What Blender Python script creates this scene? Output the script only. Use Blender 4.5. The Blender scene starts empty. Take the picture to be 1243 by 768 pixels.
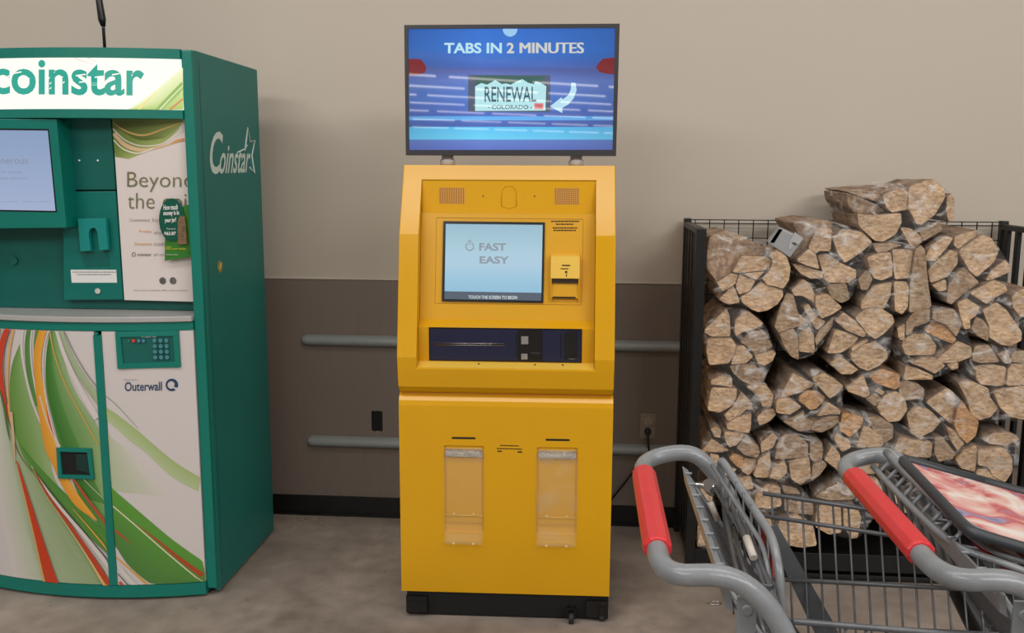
import bpy, bmesh, math, random
from mathutils import Vector, Matrix
from math import sin, cos, pi, radians
random.seed(7)
SC = bpy.context.scene
COL = SC.collection
# ------------------------------------------------------------------ camera
FPX, YAW, PIT, ROL, EYE = 1120.0, -0.0812, 0.154, 0.0045, 1.55
_f = Vector((sin(YAW)*cos(PIT), cos(YAW)*cos(PIT), -sin(PIT)))
_r = Vector((cos(YAW), -sin(YAW), 0.0)); _u = _r.cross(_f)
CR = _r*cos(ROL) + _u*sin(ROL); CU = -_r*sin(ROL) + _u*cos(ROL)
cam = bpy.data.objects.new('camera', bpy.data.cameras.new('camera')); COL.objects.link(cam)
cam.matrix_world = Matrix((( CR.x, CU.x, -_f.x, 0), (CR.y, CU.y, -_f.y, 0), (CR.z, CU.z, -_f.z, EYE), (0, 0, 0, 1)))
cam.data.sensor_width = 36; cam.data.lens = 36*FPX/1243; cam.data.clip_start = 0.05
SC.camera = cam
# ------------------------------------------------------------------ light
SC.view_settings.view_transform = 'Standard'; SC.view_settings.look = 'None'
SC.view_settings.gamma = 1; SC.view_settings.use_curve_mapping = False
SC.view_settings.exposure = 0.0
wd = bpy.data.worlds.new('store_air'); SC.world = wd; wd.use_nodes = True
wd.node_tree.nodes['Background'].inputs[0].default_value = (1.0, 0.965, 0.925, 1)
wd.node_tree.nodes['Background'].inputs[1].default_value = 0.46
def area(name, loc, sx, sy, power, col, target):
    l = bpy.data.lights.new(name, 'AREA'); l.shape = 'RECTANGLE'; l.size = sx; l.size_y = sy; l.energy = power; l.color = col
    o = bpy.data.objects.new(name, l); COL.objects.link(o); o.location = loc
    o.rotation_euler = (Vector(target)-Vector(loc)).to_track_quat('-Z', 'Y').to_euler()
    return o
area('ceiling_strip_light', (-0.4, 0.78, 4.4), 7.5, 0.70, 112, (1.0, 0.97, 0.935), (-0.4, 0.9, 0))
area('ceiling_strip_light', (-3.0, -2.6, 4.4), 4.5, 0.6, 125, (1.0, 0.97, 0.935), (-0.2, 2.0, 0.2))
area('ceiling_strip_light', (4.4, -3.2, 4.4), 5.0, 0.8, 205, (1.0, 0.97, 0.935), (0.9, 3.6, 1.2))

# ------------------------------------------------------------------ pixel -> place helpers (1243 x 768 frame)
ORI = Vector((0, 0, EYE))
def ray(px, py): return CR*(px-621.5) - CU*(py-384) + _f*FPX
def aty(px, py, y):
    d = ray(px, py); return ORI + d*(y/d.y)
def atz(px, py, z):
    d = ray(px, py); return ORI + d*((z-EYE)/d.z)
def atx(px, py, x):
    d = ray(px, py); return ORI + d*(x/d.x)
def atp(px, py, p, n):
    d = ray(px, py); n = Vector(n); return ORI + d*((Vector(p)-ORI).dot(n)/d.dot(n))

# ------------------------------------------------------------------ materials
def lin(c): return tuple(((v/255)/12.92 if v/255 <= .04045 else ((v/255+.055)/1.055)**2.4) for v in c[:3]) + (1,)
MATS = {}
def mat(name, rgb, rough=.5, metal=0, spec=.5, noise=0, nscale=20, bump=0, bscale=60, emit=0, coat=0, stretch=None):
    if name in MATS: return MATS[name]
    m = bpy.data.materials.new(name); m.use_nodes = True; nt = m.node_tree; N = nt.nodes; K = nt.links
    b = N['Principled BSDF']; c = lin(rgb)
    b.inputs['Base Color'].default_value = c; b.inputs['Roughness'].default_value = rough
    b.inputs['Metallic'].default_value = metal; b.inputs['Specular IOR Level'].default_value = spec
    b.inputs['Coat Weight'].default_value = coat
    if emit:
        b.inputs['Base Color'].default_value = (0.01, 0.01, 0.012, 1)
        b.inputs['Emission Color'].default_value = c; b.inputs['Emission Strength'].default_value = emit
    tc = N.new('ShaderNodeTexCoord'); mp = N.new('ShaderNodeMapping'); K.new(tc.outputs['Object'], mp.inputs[0])
    if stretch: mp.inputs['Scale'].default_value = stretch
    if noise:
        n = N.new('ShaderNodeTexNoise'); n.inputs['Scale'].default_value = nscale; n.inputs['Detail'].default_value = 6
        K.new(mp.outputs[0], n.inputs['Vector'])
        r = N.new('ShaderNodeMapRange'); r.inputs[3].default_value = 1-noise; r.inputs[4].default_value = 1+noise
        r.inputs[1].default_value = .3; r.inputs[2].default_value = .7
        K.new(n.outputs[0], r.inputs[0])
        x = N.new('ShaderNodeVectorMath'); x.operation = 'SCALE'; x.inputs[0].default_value = c[:3]
        K.new(r.outputs[0], x.inputs['Scale']); K.new(x.outputs[0], b.inputs['Base Color'])
    if bump:
        n2 = N.new('ShaderNodeTexNoise'); n2.inputs['Scale'].default_value = bscale; n2.inputs['Detail'].default_value = 4
        K.new(mp.outputs[0], n2.inputs['Vector'])
        bp = N.new('ShaderNodeBump'); bp.inputs['Strength'].default_value = bump; bp.inputs['Distance'].default_value = .004
        K.new(n2.outputs[0], bp.inputs['Height']); K.new(bp.outputs[0], b.inputs['Normal'])
    MATS[name] = m; return m
def colattr_mat(name, rough=.35, emit=0, spec=.4):
    m = bpy.data.materials.new(name); m.use_nodes = True; nt = m.node_tree; b = nt.nodes['Principled BSDF']
    a = nt.nodes.new('ShaderNodeVertexColor'); a.layer_name = 'Col'
    b.inputs['Roughness'].default_value = rough; b.inputs['Specular IOR Level'].default_value = spec
    if emit:
        nt.links.new(a.outputs[0], b.inputs['Emission Color']); b.inputs['Emission Strength'].default_value = emit
        b.inputs['Base Color'].default_value = (.01, .01, .012, 1)
    else: nt.links.new(a.outputs[0], b.inputs['Base Color'])
    return m
YEL = mat('yellow_paint', (216, 160, 12), .22, spec=.5, noise=.03, nscale=3)
YELP = mat('yellow_panel', (212, 157, 14), .34, noise=.02, nscale=4)
YELL = mat('pale_yellow_plastic_and_lit_sill', (232, 190, 75), .45)
BLK = mat('black_metal', (14, 14, 15), .4, noise=.15, nscale=15)
BLKM = mat('matt_black', (9, 9, 9), .8)
BLKP = mat('black_plastic', (20, 20, 22), .3)
DGREY = mat('dark_grey_bezel', (52, 52, 56), .35)
NAVY = mat('navy_plastic', (27, 32, 62), .38, noise=.06)
CHROME = mat('chrome', (190, 190, 190), .22, metal=1)
PRINT = mat('black_print', (35, 22, 6), .6)
GRN = mat('teal_green_paint', (0, 116, 102), .38, noise=.04, nscale=5)
GRND = mat('dark_teal_panel', (4, 92, 84), .42, noise=.05, nscale=6)
GRNS = mat('side_teal_paint_lit', (18, 114, 108), .5, noise=.06, nscale=3)  # greyer, raised teal carries the light falling on the side panels
GRNL = mat('light_teal_plastic', (14, 134, 128), .4)
DOORW = mat('white_door_laminate', (205, 198, 196), .3)
WORK = mat('grey_worktop', (170, 168, 166), .3, noise=.03, nscale=50)
POSTER = mat('poster_paper', (222, 212, 208), .3)
GREYT = mat('grey_print', (150, 142, 140), .6)
OLIVE = mat('olive_print', (112, 112, 72), .6)
ORANGEP = mat('orange_print', (220, 150, 100), .6)
WHITEP = mat('white_print', (225, 225, 222), .5)
SILVERP = mat('silver_print', (205, 222, 216), .5)
NAVYP = mat('navy_print', (35, 60, 100), .5)
RAIL = mat('grey_rail_vinyl', (146, 150, 150), .42, noise=.04)
PLATE = mat('steel_plate', (150, 140, 128), .4, metal=.3, noise=.1, nscale=30)
TUBE = mat('cart_grey_enamel', (128, 132, 136), .3, spec=.6, noise=.12, nscale=22, bump=.15, bscale=90)
WIRE = mat('cart_wire_grey', (98, 100, 104), .36, metal=.35, noise=.15, nscale=30)
WIRED = mat('cart_dark_frame', (58, 62, 66), .45, metal=.2, noise=.15, nscale=12)
RED = mat('red_grip_plastic', (206, 46, 52), .36, noise=.05, nscale=30)
DRED = mat('dark_red_plastic', (140, 20, 26), .4)
RUB = mat('caster_rubber', (38, 38, 40), .6)
OFFW = mat('off_white_sleeve', (190, 182, 172), .4)
TAGG = mat('light_grey_plastic', (150, 152, 155), .4)
DUST = mat('crumb_debris', (165, 150, 130), .8)
BASEB = mat('black_vinyl_base', (13, 12, 12), .45, noise=.1)

def emis(name, rgb, s=1): return mat(name, rgb, .02 if name.startswith('tv_') else .12, emit=s)
def clear_mat(name, base=.10, extra=.35, scale=9, tint=(240, 238, 235), rough=.12, bump=.6, bsc=26):
    m = bpy.data.materials.new(name); m.use_nodes = True; nt = m.node_tree; N = nt.nodes; K = nt.links
    b = N['Principled BSDF']; b.inputs['Base Color'].default_value = lin(tint); b.inputs['Roughness'].default_value = rough
    b.inputs['Specular IOR Level'].default_value = .9
    t = N.new('ShaderNodeBsdfTransparent'); mx = N.new('ShaderNodeMixShader')
    tc = N.new('ShaderNodeTexCoord'); n = N.new('ShaderNodeTexNoise'); n.inputs['Scale'].default_value = scale; n.inputs['Detail'].default_value = 7
    n.inputs['Distortion'].default_value = 1.2
    mp = N.new('ShaderNodeMapping'); mp.inputs['Scale'].default_value = (1, .5, 1.6); mp.inputs['Rotation'].default_value = (0, .6, 0)
    K.new(tc.outputs['Object'], mp.inputs[0]); K.new(mp.outputs[0], n.inputs['Vector'])
    r = N.new('ShaderNodeMapRange'); r.inputs[1].default_value = .52; r.inputs[2].default_value = .74; r.inputs[3].default_value = base; r.inputs[4].default_value = base+extra
    K.new(n.outputs[0], r.inputs[0]); K.new(r.outputs[0], mx.inputs[0]); K.new(t.outputs[0], mx.inputs[1]); K.new(b.outputs[0], mx.inputs[2])
    n2 = N.new('ShaderNodeTexNoise'); n2.inputs['Scale'].default_value = bsc; n2.inputs['Detail'].default_value = 5; n2.inputs['Distortion'].default_value = 2
    K.new(mp.outputs[0], n2.inputs['Vector'])
    bp = N.new('ShaderNodeBump'); bp.inputs['Strength'].default_value = bump; bp.inputs['Distance'].default_value = .012
    K.new(n2.outputs[0], bp.inputs['Height']); K.new(bp.outputs[0], b.inputs['Normal'])
    K.new(mx.outputs[0], N['Material Output'].inputs[0])
    return m
WRAP = clear_mat('stretch_film', .05, .55, 13)  # milky noise streaks paint highlights onto the film
CLEAR = clear_mat('clear_acrylic', .07, .10, 5, (235, 225, 205), .1, .1, 8)

def wood_mat(name, end):
    m = bpy.data.materials.new(name); m.use_nodes = True; nt = m.node_tree; N = nt.nodes; K = nt.links
    b = N['Principled BSDF']; b.inputs['Roughness'].default_value = .75; b.inputs['Specular IOR Level'].default_value = .25
    tc = N.new('ShaderNodeTexCoord'); oi = N.new('ShaderNodeObjectInfo')
    mp = N.new('ShaderNodeMapping'); K.new(tc.outputs['Object'], mp.inputs[0])
    rr = N.new('ShaderNodeMath'); rr.operation = 'MULTIPLY'; rr.inputs[1].default_value = 6.28; K.new(oi.outputs['Random'], rr.inputs[0])
    cx = N.new('ShaderNodeCombineXYZ'); K.new(rr.outputs[0], cx.inputs[1])
    if end: K.new(cx.outputs[0], mp.inputs['Rotation'])
    mp.inputs['Scale'].default_value = (1.0, .6, 2.1) if end else (3, .45, 3)
    n = N.new('ShaderNodeTexNoise'); n.inputs['Scale'].default_value = 42 if end else 16; n.inputs['Detail'].default_value = 9; n.inputs['Roughness'].default_value = .68
    K.new(mp.outputs[0], n.inputs['Vector'])
    cr = N.new('ShaderNodeValToRGB'); K.new(n.outputs[0], cr.inputs[0])
    e = cr.color_ramp.elements
    if end:
        cols = [(.26, (92, 68, 50)), (.40, (172, 140, 108)), (.54, (210, 180, 146)), (.75, (232, 212, 184))]
    else:
        cols = [(.28, (92, 74, 60)), (.45, (146, 120, 98)), (.6, (180, 154, 126)), (.78, (200, 178, 152))]
    e[0].position = cols[0][0]; e[0].color = lin(cols[0][1]); e[1].position = cols[-1][0]; e[1].color = lin(cols[-1][1])
    for p, c in cols[1:-1]:
        q = e.new(p); q.color = lin(c)
    # large blotches + per log tint from the object's colour
    n3 = N.new('ShaderNodeTexNoise'); n3.inputs['Scale'].default_value = 9; n3.inputs['Detail'].default_value = 3; K.new(tc.outputs['Object'], n3.inputs['Vector'])
    mr = N.new('ShaderNodeMapRange'); mr.inputs[1].default_value = .3; mr.inputs[2].default_value = .7; mr.inputs[3].default_value = .72; mr.inputs[4].default_value = 1.12
    K.new(n3.outputs[0], mr.inputs[0])
    mu = N.new('ShaderNodeMix'); mu.data_type = 'RGBA'; mu.blend_type = 'MULTIPLY'; mu.inputs[0].default_value = 1
    K.new(cr.outputs[0], mu.inputs[6]); K.new(oi.outputs['Color'], mu.inputs[7])
    sc = N.new('ShaderNodeVectorMath'); sc.operation = 'SCALE'; K.new(mu.outputs[2], sc.inputs[0]); K.new(mr.outputs[0], sc.inputs['Scale'])
    K.new(sc.outputs[0], b.inputs['Base Color'])
    bp = N.new('ShaderNodeBump'); bp.inputs['Strength'].default_value = .7; bp.inputs['Distance'].default_value = .004
    K.new(n.outputs[0], bp.inputs['Height']); K.new(bp.outputs[0], b.inputs['Normal'])
    return m
WEND = wood_mat('split_wood_end', True); WSIDE = wood_mat('split_wood_side', False)

# ------------------------------------------------------------------ object helpers
def link(name, me, parent=None):
    o = bpy.data.objects.new(name, me); COL.objects.link(o)
    if parent is not None:
        o.parent = parent
        root = parent
        mw = Matrix.Identity(4)
        while root is not None:
            mw = root.matrix_basis @ mw if root.parent is None else mw
            root = root.parent
        if parent.parent is None: o.matrix_parent_inverse = parent.matrix_basis.inverted()
        # a sub-part's parent already sits at the world origin of its thing
    return o
def thing(name, label, cat, loc=(0, 0, 0), group=None):
    o = bpy.data.objects.new(name, None); COL.objects.link(o); o.location = loc; o.empty_display_size = .1
    o['label'] = label; o['category'] = cat
    if group: o['group'] = group
    return o
def tag(o, label=None, cat=None, group=None, kind=None):
    if label: o['label'] = label
    if cat: o['category'] = cat
    if group: o['group'] = group
    if kind: o['kind'] = kind
    return o
class MB:
    """collects geometry in WORLD space (optionally through a frame matrix)"""
    def __init__(s, M=None): s.v = []; s.f = []; s.mi = []; s.c = []; s.M = M; s.cur = 0; s.col = None; s.sm = []
    def add(s, vs, fs, smooth=False, cols=None):
        n = len(s.v)
        for v in vs:
            v = Vector(v); s.v.append(s.M @ v if s.M else v)
        for f in fs: s.f.append([i+n for i in f]); s.mi.append(s.cur); s.sm.append(smooth)
        if cols is None: cols = [s.col or (1, 1, 1, 1)]*len(vs)
        s.c += list(cols)
        return s
    def box(s, a, b):
        (x0, y0, z0), (x1, y1, z1) = a, b
        return s.add([(x0,y0,z0),(x1,y0,z0),(x1,y1,z0),(x0,y1,z0),(x0,y0,z1),(x1,y0,z1),(x1,y1,z1),(x0,y1,z1)],
                     [(0,3,2,1),(4,5,6,7),(0,1,5,4),(1,2,6,5),(2,3,7,6),(3,0,4,7)])
    def hexa(s, q, r):
        "q: 4 front corners, r: 4 back corners"
        return s.add(list(q)+list(r), [(0,1,2,3),(7,6,5,4),(0,4,5,1),(1,5,6,2),(2,6,7,3),(3,7,4,0)])
    def prism(s, poly, d):
        n = len(poly); d = Vector(d); poly = [Vector(p) for p in poly]
        return s.add(poly+[p+d for p in poly], [tuple(range(n)), tuple(range(2*n-1, n-1, -1))]+[(i, i+n, (i+1) % n+n, (i+1) % n) for i in range(n)])
    def tube(s, pts, r, n=10, closed=False):
        pts = [Vector(p) for p in pts]; rings = []; up = None
        m = len(pts)
        for i, p in enumerate(pts):
            t = (pts[(i+1) % m if closed else min(i+1, m-1)] - pts[(i-1) % m if closed else max(i-1, 0)]).normalized()
            if up is None:
                up = t.orthogonal().normalized()
            up = (up - t*up.dot(t)); up = up.normalized() if up.length > 1e-6 else t.orthogonal().normalized()
            b = t.cross(up)
            ri = r[i] if isinstance(r, (list, tuple)) else r
            rings.append([p+up*(ri*cos(2*pi*k/n))+b*(ri*sin(2*pi*k/n)) for k in range(n)])
        vs = [v for g in rings for v in g]; fs = []
        for i in range(m if closed else m-1):
            a = i*n; c = ((i+1) % m)*n
            for k in range(n): fs.append((a+k, a+(k+1) % n, c+(k+1) % n, c+k))
        s.add(vs, fs, smooth=True)
        if not closed:
            base = len(s.v)-len(vs)
            s.f.append([base+k for k in range(n)][::-1]); s.mi.append(s.cur); s.sm.append(False)
            s.f.append([base+(m-1)*n+k for k in range(n)]); s.mi.append(s.cur); s.sm.append(False)
        return s
    def disc(s, c, r, nrm, n=16, th=.002):
        c = Vector(c); nrm = Vector(nrm).normalized(); return s.tube([c, c+nrm*th], r, n)
    def build(s, name, mats, parent=None, bevel=0, seg=2, colattr=False, clean=False):
        me = bpy.data.meshes.new(name); me.from_pydata([tuple(v) for v in s.v], [], s.f)
        if not isinstance(mats, (list, tuple)): mats = [mats]
        for m in mats: me.materials.append(m)
        for p, i, sm in zip(me.polygons, s.mi, s.sm): p.material_index = i; p.use_smooth = sm
        if colattr:
            at = me.color_attributes.new('Col', 'FLOAT_COLOR', 'POINT')
            for i, c in enumerate(s.c): at.data[i].color = c
        bm = bmesh.new(); bm.from_mesh(me)
        if clean: bmesh.ops.remove_doubles(bm, verts=bm.verts, dist=1e-5)
        bmesh.ops.recalc_face_normals(bm, faces=bm.faces)
        if bevel:
            ed = [e for e in bm.edges if len(e.link_faces) == 2 and e.calc_face_angle(0) > .6]
            bmesh.ops.bevel(bm, geom=ed, offset=bevel, segments=seg, affect='EDGES', profile=.6, clamp_overlap=True)
        bm.to_mesh(me); bm.free()
        return link(name, me, parent)
def smoothpath(pts, k=6):
    P = [Vector(p) for p in pts]; out = []
    for i in range(len(P)-1):
        p0 = P[max(i-1, 0)]; p1 = P[i]; p2 = P[i+1]; p3 = P[min(i+2, len(P)-1)]
        for j in range(k):
            t = j/k
            out.append(.5*((2*p1)+(p2-p0)*t+(2*p0-5*p1+4*p2-p3)*t*t+(3*p1-p0-3*p2+p3)*t**3))
    out.append(P[-1]); return out
def roundpoly(pts, r, k=5):
    "round the corners of a polyline by radius-like cut r"
    P = [Vector(p) for p in pts]; out = [P[0]]
    for i in range(1, len(P)-1):
        a = P[i-1]-P[i]; b = P[i+1]-P[i]; ra = min(r, a.length*.48); rb = min(r, b.length*.48)
        s = P[i]+a.normalized()*ra; e = P[i]+b.normalized()*rb
        for j in range(k+1):
            t = j/k; out.append(s*(1-t)**2+P[i]*2*t*(1-t)+e*t*t)
    out.append(P[-1]); return out
def text_mesh(txt, bold=0, shear=0):
    cu = bpy.data.curves.new('lettering', 'FONT'); cu.body = txt; cu.offset = bold; cu.shear = shear; cu.resolution_u = 4
    cu.fill_mode = 'FRONT' if hasattr(cu, 'fill_mode') else cu.fill_mode
    try: cu.dimensions = '2D'
    except Exception: pass
    o = bpy.data.objects.new('tmp', cu); COL.objects.link(o)
    dg = bpy.context.evaluated_depsgraph_get(); me = bpy.data.meshes.new_from_object(o.evaluated_get(dg))
    bpy.data.objects.remove(o); bpy.data.curves.remove(cu)
    return me
def lettering(txt, bl, br, tl, m, parent, off=.0008, bold=0, shear=0, name='lettering', mapf=None, descend=False):
    "fit the text's bounding box to the parallelogram bl, br, tl"
    me = text_mesh(txt, bold, shear)
    xs = [v.co.x for v in me.vertices]; ys = [v.co.y for v in me.vertices]
    x0, x1, y0, y1 = min(xs), max(xs), min(ys), max(ys)
    bl, br, tl = Vector(bl), Vector(br), Vector(tl); ex = br-bl; ey = tl-bl; nrm = ex.cross(ey).normalized()
    for v in me.vertices:
        p = bl+ex*((v.co.x-x0)/(x1-x0))+ey*((v.co.y-y0)/(y1-y0))+nrm*off
        v.co = mapf(p, off) if mapf else p
    me.materials.clear(); me.materials.append(m); me.name = name
    return link(name, me, parent)
def pxtext(txt, x0, y0, x1, y1, fn, m, parent, off=.0008, bold=0, shear=0, dy=0, **k):
    "text whose bounds are the pixel box x0..x1, y0(top)..y1(bottom); fn maps pixel -> point; dy = tilt of the baseline"
    return lettering(txt, fn(x0, y1), fn(x1, y1+dy), fn(x0, y0), m, parent, off, bold, shear, **k)
def pxquad(pts, fn, m, parent, name, off=0, th=.0006):
    P = [fn(*p) for p in pts]; n = (P[1]-P[0]).cross(P[2]-P[0]).normalized()
    if n.y > 0: n = -n
    mb = MB(); mb.prism([p+n*off for p in P], n*th); return mb.build(name, m, parent)

# ================================================================== SETTING
WY = 3.964
def floor_mat():
    m = bpy.data.materials.new('stained_concrete'); m.use_nodes = True; nt = m.node_tree; N = nt.nodes; K = nt.links; b = N['Principled BSDF']
    tc = N.new('ShaderNodeTexCoord')
    def nz(s, d=6, dist=0, sc=None):
        n = N.new('ShaderNodeTexNoise'); n.inputs['Scale'].default_value = s; n.inputs['Detail'].default_value = d; n.inputs['Distortion'].default_value = dist
        K.new(tc.outputs['Object'], n.inputs['Vector']); return n
    a = nz(1.6, 8, .6); c = nz(14, 8); g = nz(220, 2)
    cr = N.new('ShaderNodeValToRGB'); e = cr.color_ramp.elements
    e[0].position = .32; e[0].color = lin((122, 111, 103)); e[1].position = .68; e[1].color = lin((172, 159, 148))
    K.new(a.outputs[0], cr.inputs[0])
    r = N.new('ShaderNodeMapRange'); r.inputs[1].default_value = .3; r.inputs[2].default_value = .7; r.inputs[3].default_value = .84; r.inputs[4].default_value = 1.12; K.new(c.outputs[0], r.inputs[0])
    r2 = N.new('ShaderNodeMapRange'); r2.inputs[1].default_value = .3; r2.inputs[2].default_value = .7; r2.inputs[3].default_value = .9; r2.inputs[4].default_value = 1.08; K.new(g.outputs[0], r2.inputs[0])
    mm = N.new('ShaderNodeMath'); mm.operation = 'MULTIPLY'; K.new(r.outputs[0], mm.inputs[0]); K.new(r2.outputs[0], mm.inputs[1])
    s = N.new('ShaderNodeVectorMath'); s.operation = 'SCALE'; K.new(cr.outputs[0], s.inputs[0]); K.new(mm.outputs[0], s.inputs['Scale']); K.new(s.outputs[0], b.inputs['Base Color'])
    sp = nz(38, 2); sr = N.new('ShaderNodeMapRange'); sr.inputs[1].default_value = .70; sr.inputs[2].default_value = .74; sr.inputs[3].default_value = 1.0; sr.inputs[4].default_value = .62; K.new(sp.outputs[0], sr.inputs[0])
    s2 = N.new('ShaderNodeVectorMath'); s2.operation = 'SCALE'; K.new(s.outputs[0], s2.inputs[0]); K.new(sr.outputs[0], s2.inputs['Scale']); K.new(s2.outputs[0], b.inputs['Base Color'])
    rr = N.new('ShaderNodeMapRange'); rr.inputs[3].default_value = .35; rr.inputs[4].default_value = .7; K.new(c.outputs[0], rr.inputs[0]); K.new(rr.outputs[0], b.inputs['Roughness'])
    bp = N.new('ShaderNodeBump'); bp.inputs['Strength'].default_value = .25; bp.inputs['Distance'].default_value = .003; K.new(c.outputs[0], bp.inputs['Height']); K.new(bp.outputs[0], b.inputs['Normal'])
    return m
mb = MB(); mb.box((-16, -70, -.05), (16, WY+.1, 0)); tag(mb.build('floor', floor_mat()), kind='structure')
WALLP = mat('warm_white_wall_paint', (193, 183, 170), .6, noise=.015, nscale=1.2, bump=.05, bscale=140)
def dado_mat():
    m = mat('taupe_wall_laminate', (124, 112, 104), .42, noise=.07, nscale=6, stretch=(60, 1, 1)); return m
mb = MB(); mb.box((-16, WY, 0), (16, WY+.12, 5.2)); tag(mb.build('wall_back', WALLP), kind='structure')
mb = MB(); mb.box((-16, -70, 5.2), (16, WY+.12, 5.3)); tag(mb.build('ceiling', mat('ceiling_white', (210, 206, 200), .8)), kind='structure')
for k, yy in enumerate((-24, -28, -32, -36.5, -42, -50, -60)):
    r = thing('ceiling_light', 'long bright strip light hung in a row far behind, mirrored in the television', 'ceiling light', (0, yy, 4.6), 'rows of strip lights mirrored in the television')
    for i in range(7):
        x = -11+i*2.7+(k % 3)*.6; a = Vector((x, yy-.6*(x+3), 4.6)); b = Vector((x+2.3, yy-.6*(x+5.3), 4.6))
        mb = MB(); mb.hexa([a+Vector((0, -.045, -.028)), b+Vector((0, -.045, -.028)), b+Vector((0, -.045, .028)), a+Vector((0, -.045, .028))], [a+Vector((0, .045, -.028)), b+Vector((0, .045, -.028)), b+Vector((0, .045, .028)), a+Vector((0, .045, .028))]); mb.build('light_tube', mat('lamp_tube', (255, 246, 232), .5, emit=9), r)
DZ = 1.086
# taupe laminate sheets, with a joint between them
xs = [-9, -7.8, -5.4, -3.0, -.6, 1.8, 4.2, 6.6, 9]
hx0, hx1, hz0, hz1 = None, None, None, None
h0 = aty(451, 498, WY); h1 = aty(465, 523, WY)
dm = dado_mat()
mb = MB()
HX0, HX1, HZ0, HZ1 = h0.x, h1.x, h1.z, h0.z
t = WY-.006
mb.box((-16, t, 0), (HX0, WY, DZ)); mb.box((HX1, t, 0), (16, WY, DZ)); mb.box((HX0, t, 0), (HX1, WY, HZ0)); mb.box((HX0, t, HZ1), (HX1, WY, DZ))
tag(mb.build('trim_2', dm), 'taupe laminate sheeting on the lower part of the wall', kind='structure')
mb = MB(); mb.box((-16, WY-.011, DZ), (16, WY, DZ+.008)); tag(mb.build('trim_1', mat('pale_cap_strip', (205, 196, 182), .4)), kind='structure')
mb = MB(); mb.box((-16, WY-.016, 0), (16, WY, .092)); mb.box((-16, WY-.022, 0), (16, WY-.016, .012)); tag(mb.build('baseboard_back', BASEB), kind='structure')
# black cut-out in the laminate
r = thing('wall_cutout', 'small black rectangular hole in the taupe panelling left of the yellow kiosk', 'wall opening', (HX0, t, HZ0))
mb = MB(); mb.box((HX0, WY-.004, HZ0), (HX1, WY+.0, HZ1)); mb.build('dark_opening', BLKM, r)
mb = MB(); rnd = random.Random(3)
for k in range(14):
    x = HX0+(HX1-HX0)*rnd.random(); mb.box((x, t-.001, HZ0-.003-rnd.random()*.003), (x+.005, t+.002, HZ0+.002))
for k in range(4):
    x = HX0+(HX1-HX0)*rnd.random(); mb.box((x, t-.001, HZ1-.001), (x+.004, t+.002, HZ1+.003))
mb.build('chipped_edge', DUST, r)['kind'] = 'stuff'
# bumper rails
def rail(zc, x0, x1, lab, h=.05):
    r = thing('bumper_rail', lab, 'wall rail', (x0, WY-.006, zc))
    mb = MB(); prof = []
    for k in range(9):
        a = -pi/2+pi*k/8; prof.append((-.036*cos(a)*1.0, h/2*sin(a)))
    vs = []; fs = []; xsn = [(x0, .05), (x0+.004, .5), (x0+.012, .8), (x0+.028, 1), (x1-.028, 1), (x1-.012, .8), (x1-.004, .5), (x1, .05)]
    n = len(prof)
    for x, s in xsn:
        for dy, dz in prof: vs.append((x, WY-.006+dy*s, zc+dz*s))
    for i in range(len(xsn)-1):
        for k in range(n-1): fs.append((i*n+k, i*n+k+1, (i+1)*n+k+1, (i+1)*n+k))
    mb.add(vs, fs, smooth=True); mb.build('rail_cover', RAIL, r)
    mb = MB(); mb.box((x0+.03, WY-.012, zc-.012), (x1-.03, WY-.005, zc+.012)); mb.build('mounting_strip', BLK, r)
rail(.813, -1.262, 2.6, 'upper grey rounded bumper rail on the taupe wall behind the kiosk')
rail(.350, -1.25, 2.6, 'lower grey rounded bumper rail on the taupe wall behind the kiosk')
# socket
o0 = aty(777, 501, WY-.008); o1 = aty(795.5, 532, WY-.008)
r = thing('wall_socket', 'steel wall socket plate with a black plug in it, right of the kiosk', 'socket', (o0.x, WY-.006, o1.z))
mb = MB(); mb.box((o0.x, WY-.012, o1.z), (o1.x, WY-.006, o0.z)); mb.build('face_plate', PLATE, r, bevel=.002)
cx = (o0.x+o1.x)/2; h = o0.z-o1.z
for zc in (o1.z+h*.68, o1.z+h*.3):
    mb = MB(); mb.disc((cx, WY-.0125, zc), .017, (0, -1, 0), 18, .002); ob = mb.build('receptacle', mat('ivory_plastic', (176, 166, 152), .4), r)
    mb = MB()
    for dx in (-.006, .006): mb.box((cx+dx-.0015, WY-.0152, zc), (cx+dx+.0015, WY-.0144, zc+.008))
    mb.box((cx-.002, WY-.0152, zc-.009), (cx+.002, WY-.0144, zc-.005)); mb.build('slot', BLKM, ob)
r = thing('power_cord', 'black power cord with round plug, running down from the wall socket', 'power cord', (cx, WY-.03, 0))
zc = o1.z+h*.3
mb = MB(); mb.tube([(cx, WY-.016, zc), (cx, WY-.03, zc), (cx, WY-.036, zc)], [.016, .015, .011], 14); mb.build('plug', BLKP, r)
mb = MB(); mb.tube(smoothpath([(cx, WY-.034, zc-.005), (cx+.002, WY-.05, zc-.05), (cx+.008, WY-.05, zc-.1), (cx-.012, WY-.05, .33), (cx-.1, WY-.04, .2), (cx-.2, WY-.03, .06), (.02, WY-.1, .006), (-.05, WY-.2, .006)]), .0042, 7); mb.build('cord', BLKP, r)

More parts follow.
